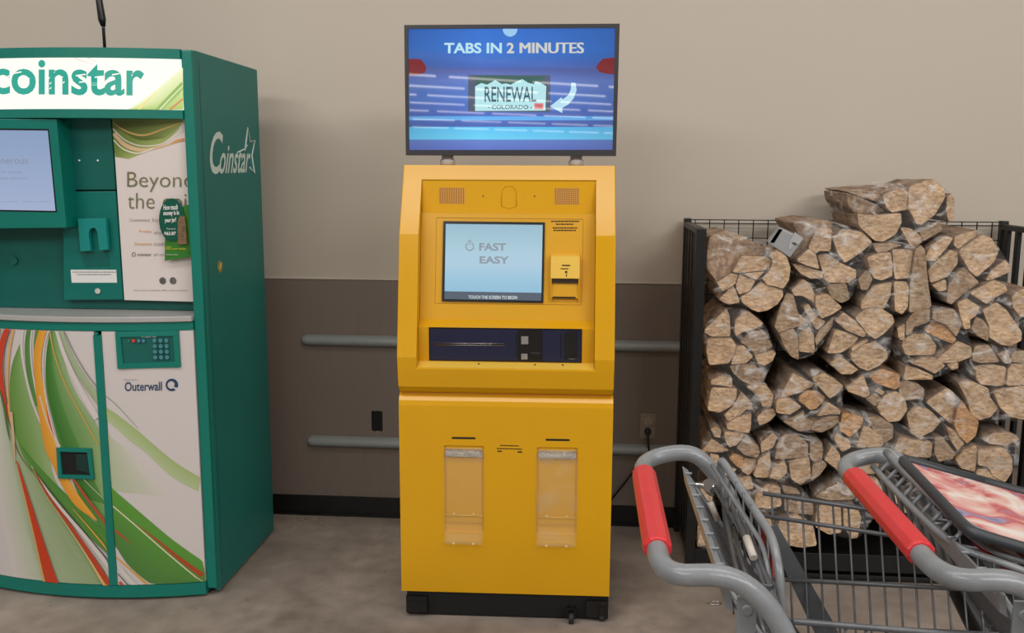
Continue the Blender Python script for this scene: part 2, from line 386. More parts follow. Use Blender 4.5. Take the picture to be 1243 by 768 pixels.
# ================================================================== YELLOW KIOSK (built in its own frame, then placed)
KS = .987; KL = Vector((-.272*KS, 3.08*KS, 0)); KR = .03
KM = Matrix.Translation(KL) @ Matrix.Rotation(KR, 4, 'Z') @ Matrix.Scale(KS, 4) @ Matrix.Translation((0, 0, .0204))
KN = (Matrix.Rotation(KR, 3, 'Z') @ Vector((0, 1, 0)))
def K(x, y, z): return KM @ Vector((x, y, z))
def KY(y, tilt=None, z0=0):
    "pixel -> world point on kiosk plane: local depth y at local height z0, leaning by slope tilt (dy/dz)"
    p = K(0, y, z0); n = Matrix.Rotation(KR, 3, 'Z') @ Vector((0, 1, -(tilt or 0)))
    return lambda a, b: atp(a, b, p, n)
ki = thing('payment_kiosk', 'yellow self-service kiosk with touch screen between the green coin machine and the firewood', 'kiosk', KL)
# lower cabinet
mb = MB(KM)
W = .370
prof = [(0.012, .069), (0, .073), (0, .755), (.004, .772), (.014, .786), (.03, .794), (.68, .794), (.68, .069)]
n = len(prof)
# opening slots in the lower door for the two dispensers
def lower_face():
    xs_ = [-W, -.213, -.075, .110, .250, W]; zs = [.073, .30, .614, .755]
    vs = [(x, 0, z) for z in zs for x in xs_]; fs = []
    for i in range(3):
        for j in range(5):
            if i == 1 and j in (1, 3): continue
            a = i*6+j; fs.append((a, a+1, a+7, a+6))
    mb.add(vs, fs)
lower_face()
L_ = [(-W, y, z) for y, z in prof]; R_ = [(W, y, z) for y, z in prof]
fs = [tuple(range(n))[::-1], tuple(range(n, 2*n))]
for i in range(n):
    if i == 1: continue
    fs.append((i, (i+1) % n, (i+1) % n+n, i+n))
mb.add(L_+R_, fs)
for a, b in ((-.213, -.075), (.110, .250)):   # recess boxes
    d = .007
    mb.add([(a, 0, .30), (b, 0, .30), (b, 0, .614), (a, 0, .614), (a, d, .301), (b, d, .301), (b, d, .614), (a, d, .614)],
           [(0, 4, 7, 3), (1, 2, 6, 5), (3, 7, 6, 2), (0, 1, 5, 4), (4, 5, 6, 7)])
mb.build('lower_cabinet', YEL, ki, clean=True)
mb = MB(KM); mb.box((-W+.012, .02, .78), (W-.012, .66, .82)); mb.build('waist_joint', mat('waist_shade_yellow', (196, 130, 6), .4), ki)  # deeper yellow paints the shade in the recess between the housings
# upper housing: front shell with one large opening
FP = [(.8, .012), (.806, .004), (.825, -.014), (.92, -.032), (.93, -.032), (1.343, .045), (1.577, .160)]
def fy(z):
    for (a, b), (c, d) in zip(FP, FP[1:]):
        if z <= c: return b+(d-b)*(z-a)/(c-a)
    return FP[-1][1]
ZB, ZT, XO = .893, 1.525, .302
zl = sorted(set([.8, .806, ZB,   .825, .93, 1.343, ZT, 1.577])); xl = [-W+.001, -XO, XO, W-.001]
def fyz(z): return fy(z)
vs = [(x, fyz(z), z) for z in zl for x in xl]; fs = []
for i in range(len(zl)-1):
    for j in range(3):
        if j == 1 and zl[i] >= ZB-1e-6 and zl[i+1] <= ZT+1e-6: continue
        a = i*4+j; fs.append((a, a+1, a+5, a+4))
mb = MB(KM); mb.add(vs, fs)
# recess depth profile (back of the reveal)
RP = [(ZB+.012, .026), (1.030, .020), (1.053, .050), (1.413, .118), (1.42, .128), (ZT, .146)]
def ry(z):
    if z <= RP[0][0]: return RP[0][1]
    for (a, b), (c, d) in zip([(r[0], r[1]) for r in RP], [(r[0], r[1]) for r in RP[1:]]):
        if z <= c: return b+(d-b)*(z-a)/(c-a)
    return RP[-1][1]
for sx in (-XO, XO):   # reveals
    zz = [z for z in zl if ZB <= z <= ZT]
    zz = sorted(set(zz+[1.03, 1.053, 1.41, 1.45]))
    v = [(sx, fyz(z), z) for z in zz]+[(sx, max(ry(z), fyz(z)+.012), z) for z in zz]; m_ = len(zz)
    mb.add(v, [(i, i+1, i+1+m_, i+m_) for i in range(m_-1)])
mb.add([(-XO, fyz(ZT), ZT), (XO, fyz(ZT), ZT), (XO, .16, ZT), (-XO, .16, ZT)], [(0, 1, 2, 3)])
mb.add([(-XO, fyz(ZB), ZB), (XO, fyz(ZB), ZB), (XO, .030, ZB+.012), (-XO, .030, ZB+.012)], [(0, 1, 2, 3)])
# sides, top, back, bottom
for sx in (xl[0], xl[3]):
    mb.add([(sx, fyz(z), z) for z in zl]+[(sx, .67, zl[-1]), (sx, .67, zl[0])], [tuple(range(len(zl)+2))])
zt = zl[-1]
mb.add([(xl[0], fyz(zt), zt), (xl[3], fyz(zt), zt), (xl[3], .67, zt), (xl[0], .67, zt)], [(0, 1, 2, 3)])
mb.add([(xl[0], .67, .8), (xl[3], .67, .8), (xl[3], .67, zt), (xl[0], .67, zt)], [(0, 1, 2, 3)])
mb.add([(xl[0], fyz(.8), .8), (xl[3], fyz(.8), .8), (xl[3], .67, .8), (xl[0], .67, .8)], [(0, 1, 2, 3)])
o = mb.build('upper_housing', YEL, ki, clean=True)
bv = o.modifiers.new('bevel', 'BEVEL'); bv.width = .0035; bv.segments = 2; bv.limit_method = 'ANGLE'; bv.angle_limit = radians(38)
# interior panels
def kpanel(name, pts, th, m, sub=None):
    mb = MB(KM); mb.hexa(pts, [(x, y+th, z) for x, y, z in pts]); return mb.build(name, m, sub or ki)
XI = XO-.001
kpanel('header_panel', [(-XI, .127, 1.410), (XI, .127, 1.410), (XI, .1385, ZT-.001), (-XI, .1385, ZT-.001)], .01, YEL)
kpanel('screen_panel', [(-XI, .048, 1.050), (XI, .048, 1.050), (XI, .116, 1.4125), (-XI, .116, 1.4125)], .008, YELP)
kpanel('ledge_strip', [(-XI, .012, 1.028), (XI, .012, 1.028), (XI, .048, 1.050), (-XI, .048, 1.050)], .02, YELP)
kpanel('lower_fascia', [(-XI, .024, ZB+.010), (XI, .024, ZB+.010), (XI, .012, 1.028), (-XI, .012, 1.028)], .012, YELP)
kpanel('sill_strip', [(-XI, fyz(ZB)+.004, ZB+.0012), (XI, fyz(ZB)+.004, ZB+.0012), (XI, .024, ZB+.0145), (-XI, .024, ZB+.0145)], .006, YELL)  # paler yellow paints in the light on the upward-facing sill
# --- header details
HF = KY(.1328, .102, 1.468)
for k, (x0, y0, x1, y1) in enumerate(((533, 227.5, 564, 247), (673, 228, 703, 248))):
    c = [HF(x0, y0), HF(x1, y0+.3), HF(x1, y1+.3), HF(x0, y1)]
    sp = MB(); sp.prism([p-KN*.0006 for p in c], KN*.0015); spo = sp.build('speaker_plate', mat('perforated_yellow', (205, 150, 60), .5), ki)
    mb = MB()
    for i in range(11):
        for j in range(8):
            u = (i+.5)/11; v = (j+.5)/8
            p = c[0]*(1-u)*(1-v)+c[1]*u*(1-v)+c[2]*u*v+c[3]*(1-u)*v - KN*.0012
            mb.add([p+Vector((cos(a)*.0024, 0, sin(a)*.0024)) for a in [2*pi*q/6 for q in range(6)]], [tuple(range(6))])
    tag(mb.build('speaker_holes', mat('hole_red_brown', (120, 45, 20), .8), spo), kind='stuff')
# camera cover: embossed arch
mb = MB(); arch = []
for k in range(13):
    a = pi*k/12; arch.append(HF(617.8+9*cos(a), 233.5-8*sin(a))-KN*.001)
arch = [HF(626.8, 250)-KN*.001]+arch+[HF(608.8, 250)-KN*.001]
mb.tube(arch+[], .0014, 6); mb.tube([arch[-1], HF(617.8, 253)-KN*.001, arch[0]], .0011, 6); mb.build('camera_cover_rim', YEL, ki)
for px in (586.5, 649): MB().disc(HF(px, 238)-KN*.001, .0026, -KN, 8, .001).build('screw', PRINT, ki)
# --- touch screen
SF = KY(.0816, .1876, 1.23)
ts = pxquad([(538.5, 268.5), (661.5, 270), (659.5, 367.5), (536.5, 365.5)], SF, BLKP, ki, 'touch_screen', .0005, .006)
SP = [(541.5, 271.5), (658.8, 272.7), (657.2, 355.5), (540, 353.5)]
mb = MB(); q = [SF(*p)-KN*.008 for p in SP]
GC = [(168, 205, 224), (178, 214, 230), (186, 222, 238), (190, 222, 242), (170, 214, 238), (160, 208, 236)]  # row colours put a gradient reflection into the display
rows = 14
for j in range(rows+1):
    v = j/rows
    g = GC[min(int(v*5), 4)]; g2 = GC[min(int(v*5), 4)+1]; w = v*5-min(int(v*5), 4)
    c = lin([g[i]*(1-w)+g2[i]*w for i in range(3)])
    mb.v += [q[0].lerp(q[3], v), q[1].lerp(q[2], v)]; mb.c += [c, c]
for j in range(rows): mb.f.append([2*j, 2*j+1, 2*j+3, 2*j+2]); mb.mi.append(0); mb.sm.append(False)
SCRM = colattr_mat('lit_screen', .12, .82, .5)
mb.build('display', SCRM, ts, colattr=True)
pxquad([(540, 353.5), (657.2, 355.5), (656.8, 365), (539.7, 363)], SF, emis('screen_grey_band', (88, 98, 110)), ts, 'display_band', .0074, .0008)
gs = emis('screen_grey_text', (150, 160, 170), .9)
SFo = lambda a, b: SF(a, b)-KN*.009
pxtext('FAST', 582, 294.5, 614.5, 304, SFo, gs, ts, bold=.03, dy=.4)
pxtext('EASY', 582.5, 310.5, 618, 319.5, SFo, gs, ts, bold=.03, dy=.4)
pxtext('TOUCH THE SCREEN TO BEGIN', 569, 358, 628, 362, SFo, emis('screen_white_text', (225, 232, 236), .9), ts, bold=.015, dy=.6)
mb = MB()
cx_, cy_ = 570.5, 299
mb.tube([SFo(cx_+4.6*cos(a), cy_+4.6*sin(a)) for a in [2*pi*k/20-.9 for k in range(17)]], .0026, 5)
mb.tube([SFo(cx_, cy_-8.5), SFo(cx_, cy_-2)], .0022, 5); mb.tube([SFo(cx_-3.5, cy_-4.5), SFo(cx_, cy_-8.5), SFo(cx_+3.5, cy_-4.5)], .0014, 5)
mb.build('screen_icon', gs, ts)
# screen surround line + printer
mb = MB(); lp = [(530, 264), (708, 266), (706, 370), (528, 368)]
mb.tube([SF(*p)-KN*.0004 for p in lp], .0009, 4, closed=True); mb.build('panel_seam', mat('seam_yellow', (170, 112, 8), .6), ki)
# printed text block right of the screen (too small to read)
mb = MB()
for (x0, x1, y) in ((669, 703, 268.5), (675, 696, 272), (671, 701, 276.5), (672, 699, 279.5)):
    x = x0; rn = random.Random(int(x0*7+y))
    while x < x1:
        w = rn.uniform(1.4, 3.2); a = SF(x, y-.8)-KN*.0006; b_ = SF(min(x+w, x1), y+.9)-KN*.0006
        mb.add([a, (b_.x, b_.y, a.z), b_, (a.x, a.y, b_.z)], [(0, 1, 2, 3)]); x += w+.7
mb.build('printed_notice', PRINT, ki)
pr = None
y0 = .0
PT = [K(.150, .055, 1.270), K(.249, .055, 1.270), K(.249, .044, 1.196), K(.150, .044, 1.196)]
PB = [K(.150, .095, 1.275), K(.249, .095, 1.275), K(.249, .085, 1.19), K(.150, .085, 1.19)]
mb = MB(); mb.hexa(PT, PB); pr = mb.build('card_reader_hood', YELL, ki, bevel=.002)
mb = MB(KM); mb.hexa([(.154, .062, 1.194), (.247, .062, 1.194), (.247, .05, 1.128), (.154, .05, 1.128)], [(.154, .1, 1.194), (.247, .1, 1.194), (.247, .08, 1.115), (.154, .08, 1.115)]); mb.build('receipt_chute', YELP, ki)
for x in (.150, .245):
    mb = MB(KM); mb.hexa([(x, .046, 1.196), (x+.004, .046, 1.196), (x+.004, .048, 1.118), (x, .048, 1.118)], [(x, .1, 1.196), (x+.004, .1, 1.196), (x+.004, .08, 1.115), (x, .08, 1.115)]); mb.build('chute_cheek', YEL, ki)
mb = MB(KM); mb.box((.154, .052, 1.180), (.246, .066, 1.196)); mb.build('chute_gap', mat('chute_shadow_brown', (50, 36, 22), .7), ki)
mb = MB(KM); mb.hexa([(.158, .048, 1.133), (.236, .048, 1.133), (.236, .0475, 1.128), (.158, .0475, 1.128)], [(.158, .053, 1.133), (.236, .053, 1.133), (.236, .053, 1.128), (.158, .053, 1.128)]); mb.build('receipt_slot', BLKM, ki)
PF = KY(.0495, .149, 1.233)
mb = MB()
for (x0, x1, y, hh) in ((682, 692, 322, .8), (680.5, 690, 326, .6), (686, 688.5, 330, 1.4), (687, 688, 334, 1.6)):
    a = PF(x0, y-hh); b_ = PF(x1, y+hh); mb.add([a-KN*.0012, Vector((b_.x, b_.y, a.z))-KN*.0012, b_-KN*.0012, Vector((a.x, a.y, b_.z))-KN*.0012], [(0, 1, 2, 3)])
mb.build('printed_marks', PRINT, pr)
# --- navy insert
NF = KY(.018, -.104, .969)
nv = pxquad([(520.8, 396.8), (706.5, 399), (706, 439.8), (521.2, 437)], NF, BLKP, ki, 'device_fascia', .0005, .003)
nb = pxquad([(522.5, 398.5), (629, 399.8), (629, 437), (522.8, 435.6)], NF, NAVY, nv, 'navy_insert', .003, .003)
pxquad([(629.8, 400), (658, 400.3), (658, 438), (629.8, 437.4)], NF, BLKP, nv, 'cash_acceptor', .003, .002)
pxquad([(658.5, 400.3), (704.8, 401), (704.5, 438.3), (658.5, 438)], NF, NAVY, nv, 'navy_insert', .003, .003)
mb = MB()
NFo = lambda a, b, d=.0075: NF(a, b)-KN*d
for dy in (0, 2.4): mb.tube([NFo(528, 415.6+dy), NFo(613, 416.4+dy)], .0009, 6)
mb.build('document_slot_lip', CHROME, nv)
pxquad([(528, 416.5), (613, 417.3), (613, 418.2), (528, 417.6)], NF, BLKM, nv, 'document_slot', .006, .001)
for (x, y, w, h_) in ((632.8, 407.5, 8.5, 9.5), (632.8, 428.5, 7.5, 7)):
    pxquad([(x, y), (x+w, y), (x+w, y+h_), (x, y+h_)], NF, mat('brushed_steel', (170, 170, 170), .35, metal=.6, noise=.2, nscale=200), nv, 'steel_button', .005, .0015)
pxquad([(645, 426.5), (655, 427), (655, 429), (645, 428.6)], NF, DGREY, nv, 'note_slit', .0055, .001)
pxquad([(685, 402), (701, 402.2), (701, 436), (685, 435.8)], NF, BLKM, nv, 'coin_mouth', .0058, .0012)
mb = MB(); mb.tube([NFo(689, 435), NFo(700, 435.2)], .0008, 5); mb.build('coin_lip', CHROME, nv)
pxquad([(626.2, 403), (628, 403), (628, 433), (626.2, 433)], NF, BLKM, nv, 'insert_groove', .006, .0006)
pxquad([(680, 404), (681.8, 404), (681.8, 433.5), (680, 433.5)], NF, BLKM, nv, 'insert_groove', .006, .0006)
for x in (-.0925, .100, .195): MB(KM).disc((x, .006, ZB+.010), .003, (0, -.5, 1), 8, .002).build('screw', PRINT, ki)
# --- lower slots, dispensers, notice
LF = KY(0, 0, .5)
for (a, b, y) in ((548.5, 577, 531.3), (662.5, 691.5, 533.5)):
    pxquad([(a, y-1.2), (b, y-.8), (b, y+1.5), (a, y+1.1)], LF, BLKM, ki, 'ticket_slot', .0003, .0006)
for (xa, xb) in ((-.211, -.077), (.112, .248)):
    mb = MB(KM); pts = []
    # a bent acrylic sheet: rolled top, long flat front, lip at the bottom
    prf = [(.004, .600), (.002, .606), (-.002, .604), (-.010, .594), (-.012, .575), (-.012, .375), (-.010, .366), (-.010, .30), (-.014, .29), (-.03, .284), (-.034, .272), (-.026, .262), (-.002, .262)]
    nn = len(prf); xsub = [0, .16, .22, .28, .68, .74, .80, 1]; rib = [0, 0, -.007, 0, 0, -.007, 0, 0]
    vs = []; fs = []
    for (y, z) in prf:
        for u, rb in zip(xsub, rib): vs.append((xa+(xb-xa)*u, y+(rb if .37 < z < .6 else 0), z))
    m_ = len(xsub)
    for i in range(nn-1):
        for j in range(m_-1): fs.append((i*m_+j, i*m_+j+1, (i+1)*m_+j+1, (i+1)*m_+j))
    mb.add(vs, fs, smooth=True)
    for x in (xa, xb):
        mb.add([(x, .004, .59), (x, -.012, .59), (x, -.012, .29), (x, -.0005, .29), (x, -.0005, .59)], [(0, 1, 2, 3, 4)])
    o = mb.build('clear_dispenser', CLEAR, ki); tag(o, 'clear bent acrylic dispenser cover')
    s = o.modifiers.new('thick', 'SOLIDIFY'); s.thickness = .0022
    for u in (.25, .76):
        for z in (.372, .272):
            MB(KM).disc((xa+(xb-xa)*u, -.0155 if z > .3 else -.036, z), .0042, (0, -1, .3), 10, .003).build('rivet', mat('clear_rivet', (225, 205, 160), .15, metal=.3), o)
    mb = MB(KM); mb.tube([(xa, -.0135, .366), (xb, -.0135, .366)], .0012, 6); mb.build('sheet_edge', mat('acrylic_edge', (222, 190, 120), .2), o)
    mb = MB(KM); mb.box((xa+.004, .0045, .33), (xb-.004, .0065, .612)); mb.build('recess_liner', YELP, ki)
    mb = MB(KM); mb.hexa([(xa+.004, -.006, .598), (xb-.004, -.006, .598), (xb-.004, -.009, .577), (xa+.004, -.009, .577)], [(xa+.004, .004, .602), (xb-.004, .004, .602), (xb-.004, .002, .58), (xa+.004, .002, .58)])
    mb.build('dispenser_lip', mat('frosted_clear', (200, 196, 190), .12, metal=.9, bump=1, bscale=45), o)
mb = MB(); rn = random.Random(5)
for (x0, x1, y) in ((607, 630, 540.3), (603, 634, 544)):
    x = x0
    while x < x1:
        w = rn.uniform(1.5, 3.5); a = LF(x, y-.6+(x-x0)*.03)-KN*.0006; b_ = LF(min(x+w, x1), y+.7+(x-x0)*.03)-KN*.0006
        mb.add([a, (b_.x, b_.y, a.z), b_, (a.x, a.y, b_.z)], [(0, 1, 2, 3)]); x += w+.6
for x, d, yy in ((606.5, -1, 547.3), (631, 1, 548.3)):
    for (a0, b0) in (((x-3, yy), (x+3, yy)),):
        p = [LF(x-3.2, yy), LF(x-1, yy-1.5), LF(x-1, yy-.6), LF(x+1, yy-.6), LF(x+1, yy-1.5), LF(x+3.2, yy), LF(x+1, yy+1.5), LF(x+1, yy+.6), LF(x-1, yy+.6), LF(x-1, yy+1.5)]
        mb.add([q_-KN*.0006 for q_ in p], [tuple(range(10))])
mb.build('printed_notice', PRINT, ki)
# --- base, feet, casters
mb = MB(KM); mb.box((-.352, .006, -.016), (.368, .66, .069)); mb.build('plinth', BLKM, ki, bevel=.003)
for x in (-.352, .290): 
    mb = MB(KM); mb.box((x, -.010, -.004), (x+.075, .010, .058)); mb.box((x+.02, -.0115, .040), (x+.055, -.009, .043)); mb.build('foot_bracket', BLK, ki)
def caster(x, y, r, par, M):
    c = MB(M); c.tube([(x-.009, y, r-.0204), (x+.009, y, r-.0204)], r, 16); w = c.build('caster_wheel', RUB, par)
    c = MB(M); c.box((x-.014, y-.012, r-.0204), (x-.011, y+.012, .04)); c.box((x+.011, y-.012, r-.0204), (x+.014, y+.012, .04)); c.box((x-.014, y-.012, .036), (x+.014, y+.012, .04)); c.build('caster_fork', BLKP, w)
caster(.237, -.022, .0205, ki, KM); caster(.345, .002, .014, ki, KM); caster(-.31, .5, .02, ki, KM)

# ================================================================== SIGN SCREEN ON THE KIOSK
tv = thing('display_screen', 'wide black-framed television showing a blue advert on top of the yellow kiosk', 'television', K(0, .2, 1.5775))
TF = KY(.150, 0, 1.8)
TC = [(490.5, 30.3), (752.3, 28.6), (747.8, 189.3), (492.6, 188.3)]
TI = [(495.2, 35.0), (746.8, 33.8), (743.6, 181.8), (496.6, 182)]
co = [TF(*p) for p in TC]; ci = [TF(*p) for p in TI]
mb = MB(); bk = [c+KN*.045 for c in co]; mb.v += co+ci+[c+KN*.008 for c in ci]+bk
for i in range(4):
    j = (i+1) % 4
    mb.f += [[i, j, 4+j, 4+i], [4+i, 4+j, 8+j, 8+i], [i, 12+i, 12+j, j]]
mb.f += [[12, 13, 14, 15]]; mb.mi += [0]*13; mb.sm += [False]*13; mb.c += [(1, 1, 1, 1)]*16
mb.build('bezel', DGREY, tv)
# lit picture, colours lifted to paint in reflection haze: everything lies within 2 mm of the panel
TVg = lambda a, b, k=0: TF(a, b)+KN*(.0078-.0004*k)
TM = colattr_mat('lit_television_picture', .02, .92, .6)
def tvm(rgb): return emis('tv_%d_%d_%d' % rgb, rgb, .95)
mb = MB()
stops = [(33.8, (58, 112, 200)), (60, (60, 118, 206)), (82, (72, 104, 182)), (83, (84, 98, 164)), (98, (98, 126, 200)), (120, (80, 120, 200)), (140.5, (84, 108, 188)), (141, (96, 172, 240)), (145.5, (110, 180, 245)), (146, (84, 112, 188)), (153.5, (78, 104, 180)), (154, (88, 190, 242)), (169, (106, 204, 246)), (169.5, (98, 128, 200)), (182, (90, 110, 190))]
for (y, c) in stops:
    a = TVg(495.4, y) ; b_ = TVg(746.7, y); mid = a.lerp(b_, .35); mid2 = a.lerp(b_, .7)
    cl = lin(c); cd = lin([v*.88 for v in c])
    mb.v += [a, mid, mid2, b_]; mb.c += [cd, lin([min(255, v*1.07) for v in c]), cl, cd]
for j in range(len(stops)-1):
    for i in range(3): mb.f.append([4*j+i, 4*j+i+1, 4*j+i+5, 4*j+i+4]); mb.mi.append(0); mb.sm.append(False)
pic = mb.build('lit_picture', TM, tv, colattr=True)
def tvpoly(pts, rgb, k, name='picture_shape'):
    mb = MB(); mb.add([TVg(x, y, k) for x, y in pts], [tuple(range(len(pts)))]); return mb.build(name, tvm(rgb), pic)
tvpoly([(619+9*cos(a), 34.6+9.5*sin(a)) for a in [pi*k/14 for k in range(15)]], (158, 206, 244), 1)
tvpoly([(495.6, 71), (510, 71.5), (515, 77), (517.5, 82.5), (515, 88), (508, 90.5), (495.8, 91)], (126, 40, 44), 1)
tvpoly([(746, 69.5), (732, 71), (726, 77), (723.5, 82), (728, 87), (735, 89), (745.6, 90)], (126, 40, 44), 1)
tvpoly([(568, 90.5), (668, 91), (668, 136), (568, 135.5)], (86, 96, 118), 1)
tvpoly([(577, 91.5), (660, 92), (657, 104), (577, 104)], (62, 100, 96), 2)
tvpoly([(576.5, 134.5), (576.5, 104.5), (584, 100.5), (591, 102.5), (596.5, 99.5), (601, 96.8), (609, 101.8), (614, 101), (620, 102.5), (626, 99), (634, 95.8), (641, 100.2), (648, 102), (650, 98.5), (657, 100.5), (663, 104.5), (662, 134)], (186, 234, 240), 3)
tvpoly([(648.5, 125), (659.5, 125.2), (659.5, 132.5), (648.5, 132.3)], (226, 128, 128), 4)
arw = [(698.5, 100.2), (693.3, 100.2), (693, 108), (690, 115), (684, 119.8), (682.5, 119.9), (681.5, 117.8), (667.5, 129), (682.5, 137), (682.8, 130.5), (690, 126.5), (696.5, 119), (700, 109)]
mb = MB(); mb.add([TVg(x, y, 4) for x, y in arw], [(0, 1, 2, 12), (12, 2, 3, 11), (11, 3, 4, 10), (10, 4, 5, 9), (5, 6, 7), (5, 7, 9), (7, 8, 9)]); mb.build('picture_arrow', tvm((188, 228, 244)), pic)
T1 = lambda a, b: TVg(a, b, 4)
pxtext('TABS IN', 539, 51.5, 609, 64.5, T1, tvm((190, 232, 244)), pic, off=.0004, bold=.03)
pxtext('2', 615, 51.5, 624, 64.3, T1, tvm((214, 214, 205)), pic, off=.0004, bold=.03)
for dx_ in (-.7, 0, .7): pxtext('MINUTES', 631.2+dx_, 51.3, 708.3+dx_, 64.3, T1, tvm((210, 210, 202)), pic, off=.0004)
pxtext('RENEWAL', 588, 105, 651, 123.5, T1, tvm((64, 96, 112)), pic, off=.0004, bold=.012)
pxtext('- COLORADO -', 592, 127.3, 646, 132.2, T1, tvm((62, 96, 110)), pic, off=.0004, bold=.02)
pxtext('186', 650.5, 126.5, 658, 131, T1, tvm((190, 90, 100)), pic, off=.0004, bold=.04)
for x in (-.2185, .234):
    mb = MB(KM); mb.tube([(x, .2, 1.578), (x, .2, 1.592), (x, .2, 1.600), (x, .2, 1.626)], [.026, .027, .021, .021], 18); mb.build('stand_post', mat('stand_grey', (205, 200, 198), .4), tv)

# ================================================================== GREEN COIN MACHINE
CX, CH, CYF = -1.80, .46, 3.045
def bow(x): return CYF+.075*min(((x-CX)/CH)**2, 1.3)
def onbow(px, py, off=0):
    y = 3.08
    for _ in range(6):
        p = aty(px, py, y); y = bow(p.x)-off
    return aty(px, py, y)
XL_, XR_ = -2.26, -1.34
cm = thing('coin_counting_machine', 'tall green coin counting machine with lit white header, at the left of the picture', 'coin machine', (CX, 3.4, 0))
def bowbox(x0, x1, z0, z1, out, depth, name, m, parent, z1r=None, nseg=16, bevel=0):
    "slab whose front follows the bowed front (out = how far it stands proud), depth = thickness back"
    mb = MB(); vs = []; fs = []
    for i in range(nseg+1):
        x = x0+(x1-x0)*i/nseg; y = bow(x)-out
        vs += [(x, y, z0), (x, y, z1), (x, y+depth, z1), (x, y+depth, z0)]
    for i in range(nseg):
        a = 4*i; b = a+4
        fs += [(a, b, b+1, a+1), (a+1, b+1, b+2, a+2), (a+2, b+2, b+3, a+3), (a+3, b+3, b, a)]
    fs += [(0, 1, 2, 3), (4*nseg+3, 4*nseg+2, 4*nseg+1, 4*nseg)]
    mb.add(vs, fs, smooth=False); return mb.build(name, m, parent, bevel=bevel)
ZTOP = 1.958
# right flank with the front corner post; roof; left flank
mb = MB(); mb.box((XR_-.018, 3.135, .012), (XR_, 3.735, ZTOP)); sidep = mb.build('side_panel', GRNS, cm, bevel=.004)
mb = MB(); mb.box((XL_, 3.135, .012), (XL_+.018, 3.735, ZTOP)); mb.build('side_panel', GRNS, cm, bevel=.004)
mb = MB(); mb.box((XL_+.018, 3.15, ZTOP-.02), (XR_-.018, 3.735, ZTOP-.002)); mb.build('roof_panel', GRND, cm)
mb = MB(); mb.box((XL_+.018, 3.715, .012), (XR_-.018, 3.733, ZTOP-.02)); mb.build('back_panel', GRND, cm)
mb = MB(); mb.box((XR_-.040, 3.112, .03), (XR_-.002, 3.150, ZTOP-.001)); mb.build('corner_post', GRN, cm, bevel=.006)
mb = MB(); mb.box((XL_+.002, 3.112, .03), (XL_+.040, 3.150, ZTOP-.001)); mb.build('corner_post', GRN, cm, bevel=.006)
XI0, XI1 = XL_+.04, XR_-.04
bowbox(XI0, XI1, .012, .058, .004, .05, 'base_band', GRN, cm)
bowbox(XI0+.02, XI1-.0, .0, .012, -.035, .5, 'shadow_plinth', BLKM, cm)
bowbox(XI0, XI1, 1.925, ZTOP, .002, .06, 'top_band', GRN, cm)
bowbox(XI0, XI1, 1.728, 1.757, .002, .07, 'header_sill', GRN, cm)
hd = bowbox(XI0, XI1, 1.757, 1.925, -.004, .03, 'lit_header', emis('backlit_header', (255, 252, 240), 1.05), cm)
bowbox(XI0, XI1, 1.000, 1.028, .003, .05, 'waist_band', GRN, cm)
# worktop
mb = MB(); vs = []; fs = []; ns = 16
for i in range(ns+1):
    x = XI0+(XI1-XI0)*i/ns; vs += [(x, bow(x)-.012, 1.030), (x, bow(x)-.012, 1.050), (x, 3.30, 1.050), (x, 3.30, 1.030)]
for i in range(ns):
    a = 4*i; b = a+4; fs += [(a, b, b+1, a+1), (a+1, b+1, b+2, a+2), (a+2, b+2, b+3, a+3), (a+3, b+3, b, a)]
fs += [(0, 1, 2, 3), (4*ns+3, 4*ns+2, 4*ns+1, 4*ns)]
mb.add(vs, fs); mb.build('worktop', WORK, cm, bevel=.004)
# doors
xd0 = onbow(113, 392).x; xd1 = onbow(122, 392).x
DX = (onbow(117, 400).x+onbow(139, 700).x)/2
ldoor = bowbox(XI0+.004, DX-.014, .060, .998, 0, .02, 'left_door', DOORW, cm)
rdoor = bowbox(DX+.014, XI1-.002, .060, .998, 0, .02, 'right_door', DOORW, cm)
bowbox(DX-.0135, DX+.0135, .060, .985, .006, .03, 'door_divider', GRN, cm, nseg=1)
MB().disc((DX, bow(DX)-.004, .991), .006, (0, -1, 0), 10, .006).build('divider_knob', GRN, cm)
PRM = colattr_mat('printed_laminate', .3)
class Bands:
    def __init__(s, fn, lim=None): s.mb = MB(); s.fn = fn; s.k = 0; s.lim = lim
    def band(s, A, B, ca, cb, k=5, m=3):
        s.k += 1; off = .0006+.00022*s.k
        A = smoothpath([(x, y, 0) for x, y in A], k); B = smoothpath([(x, y, 0) for x, y in B], k)
        n = min(len(A), len(B)); vs = []; cs = []; fs = []; q_ = None
        for i in range(n):
            for j in range(m+1):
                t = j/m; x = A[i].x*(1-t)+B[i].x*t; y = A[i].y*(1-t)+B[i].y*t
                q_ = s.fn(x, y, off)
                if s.lim: q_.x = min(max(q_.x, s.lim[0]), s.lim[1]); q_.z = min(max(q_.z, .0605), .9975)
                vs.append(q_); cs.append(lin([ca[q]*(1-t)+cb[q]*t for q in range(3)]))
        for i in range(n-1):
            for j in range(m): a = i*(m+1)+j; fs.append((a, a+1, a+m+2, a+m+1))
        s.mb.add(vs, fs, cols=cs)
    def line(s, P, w, c):
        P = [Vector((x, y, 0)) for x, y in P]; A = []; B = []
        for i, p in enumerate(P):
            t = (P[min(i+1, len(P)-1)]-P[max(i-1, 0)]).normalized(); nn = Vector((-t.y, t.x, 0))
            ww = w[i] if isinstance(w, (list, tuple)) else w
            A.append((p+nn*ww/2)[:2]); B.append((p-nn*ww/2)[:2])
        s.band(A, B, c, c, m=1)
WH = (208, 200, 196)
L = Bands(onbow, (XI0+.004, DX-.0141))
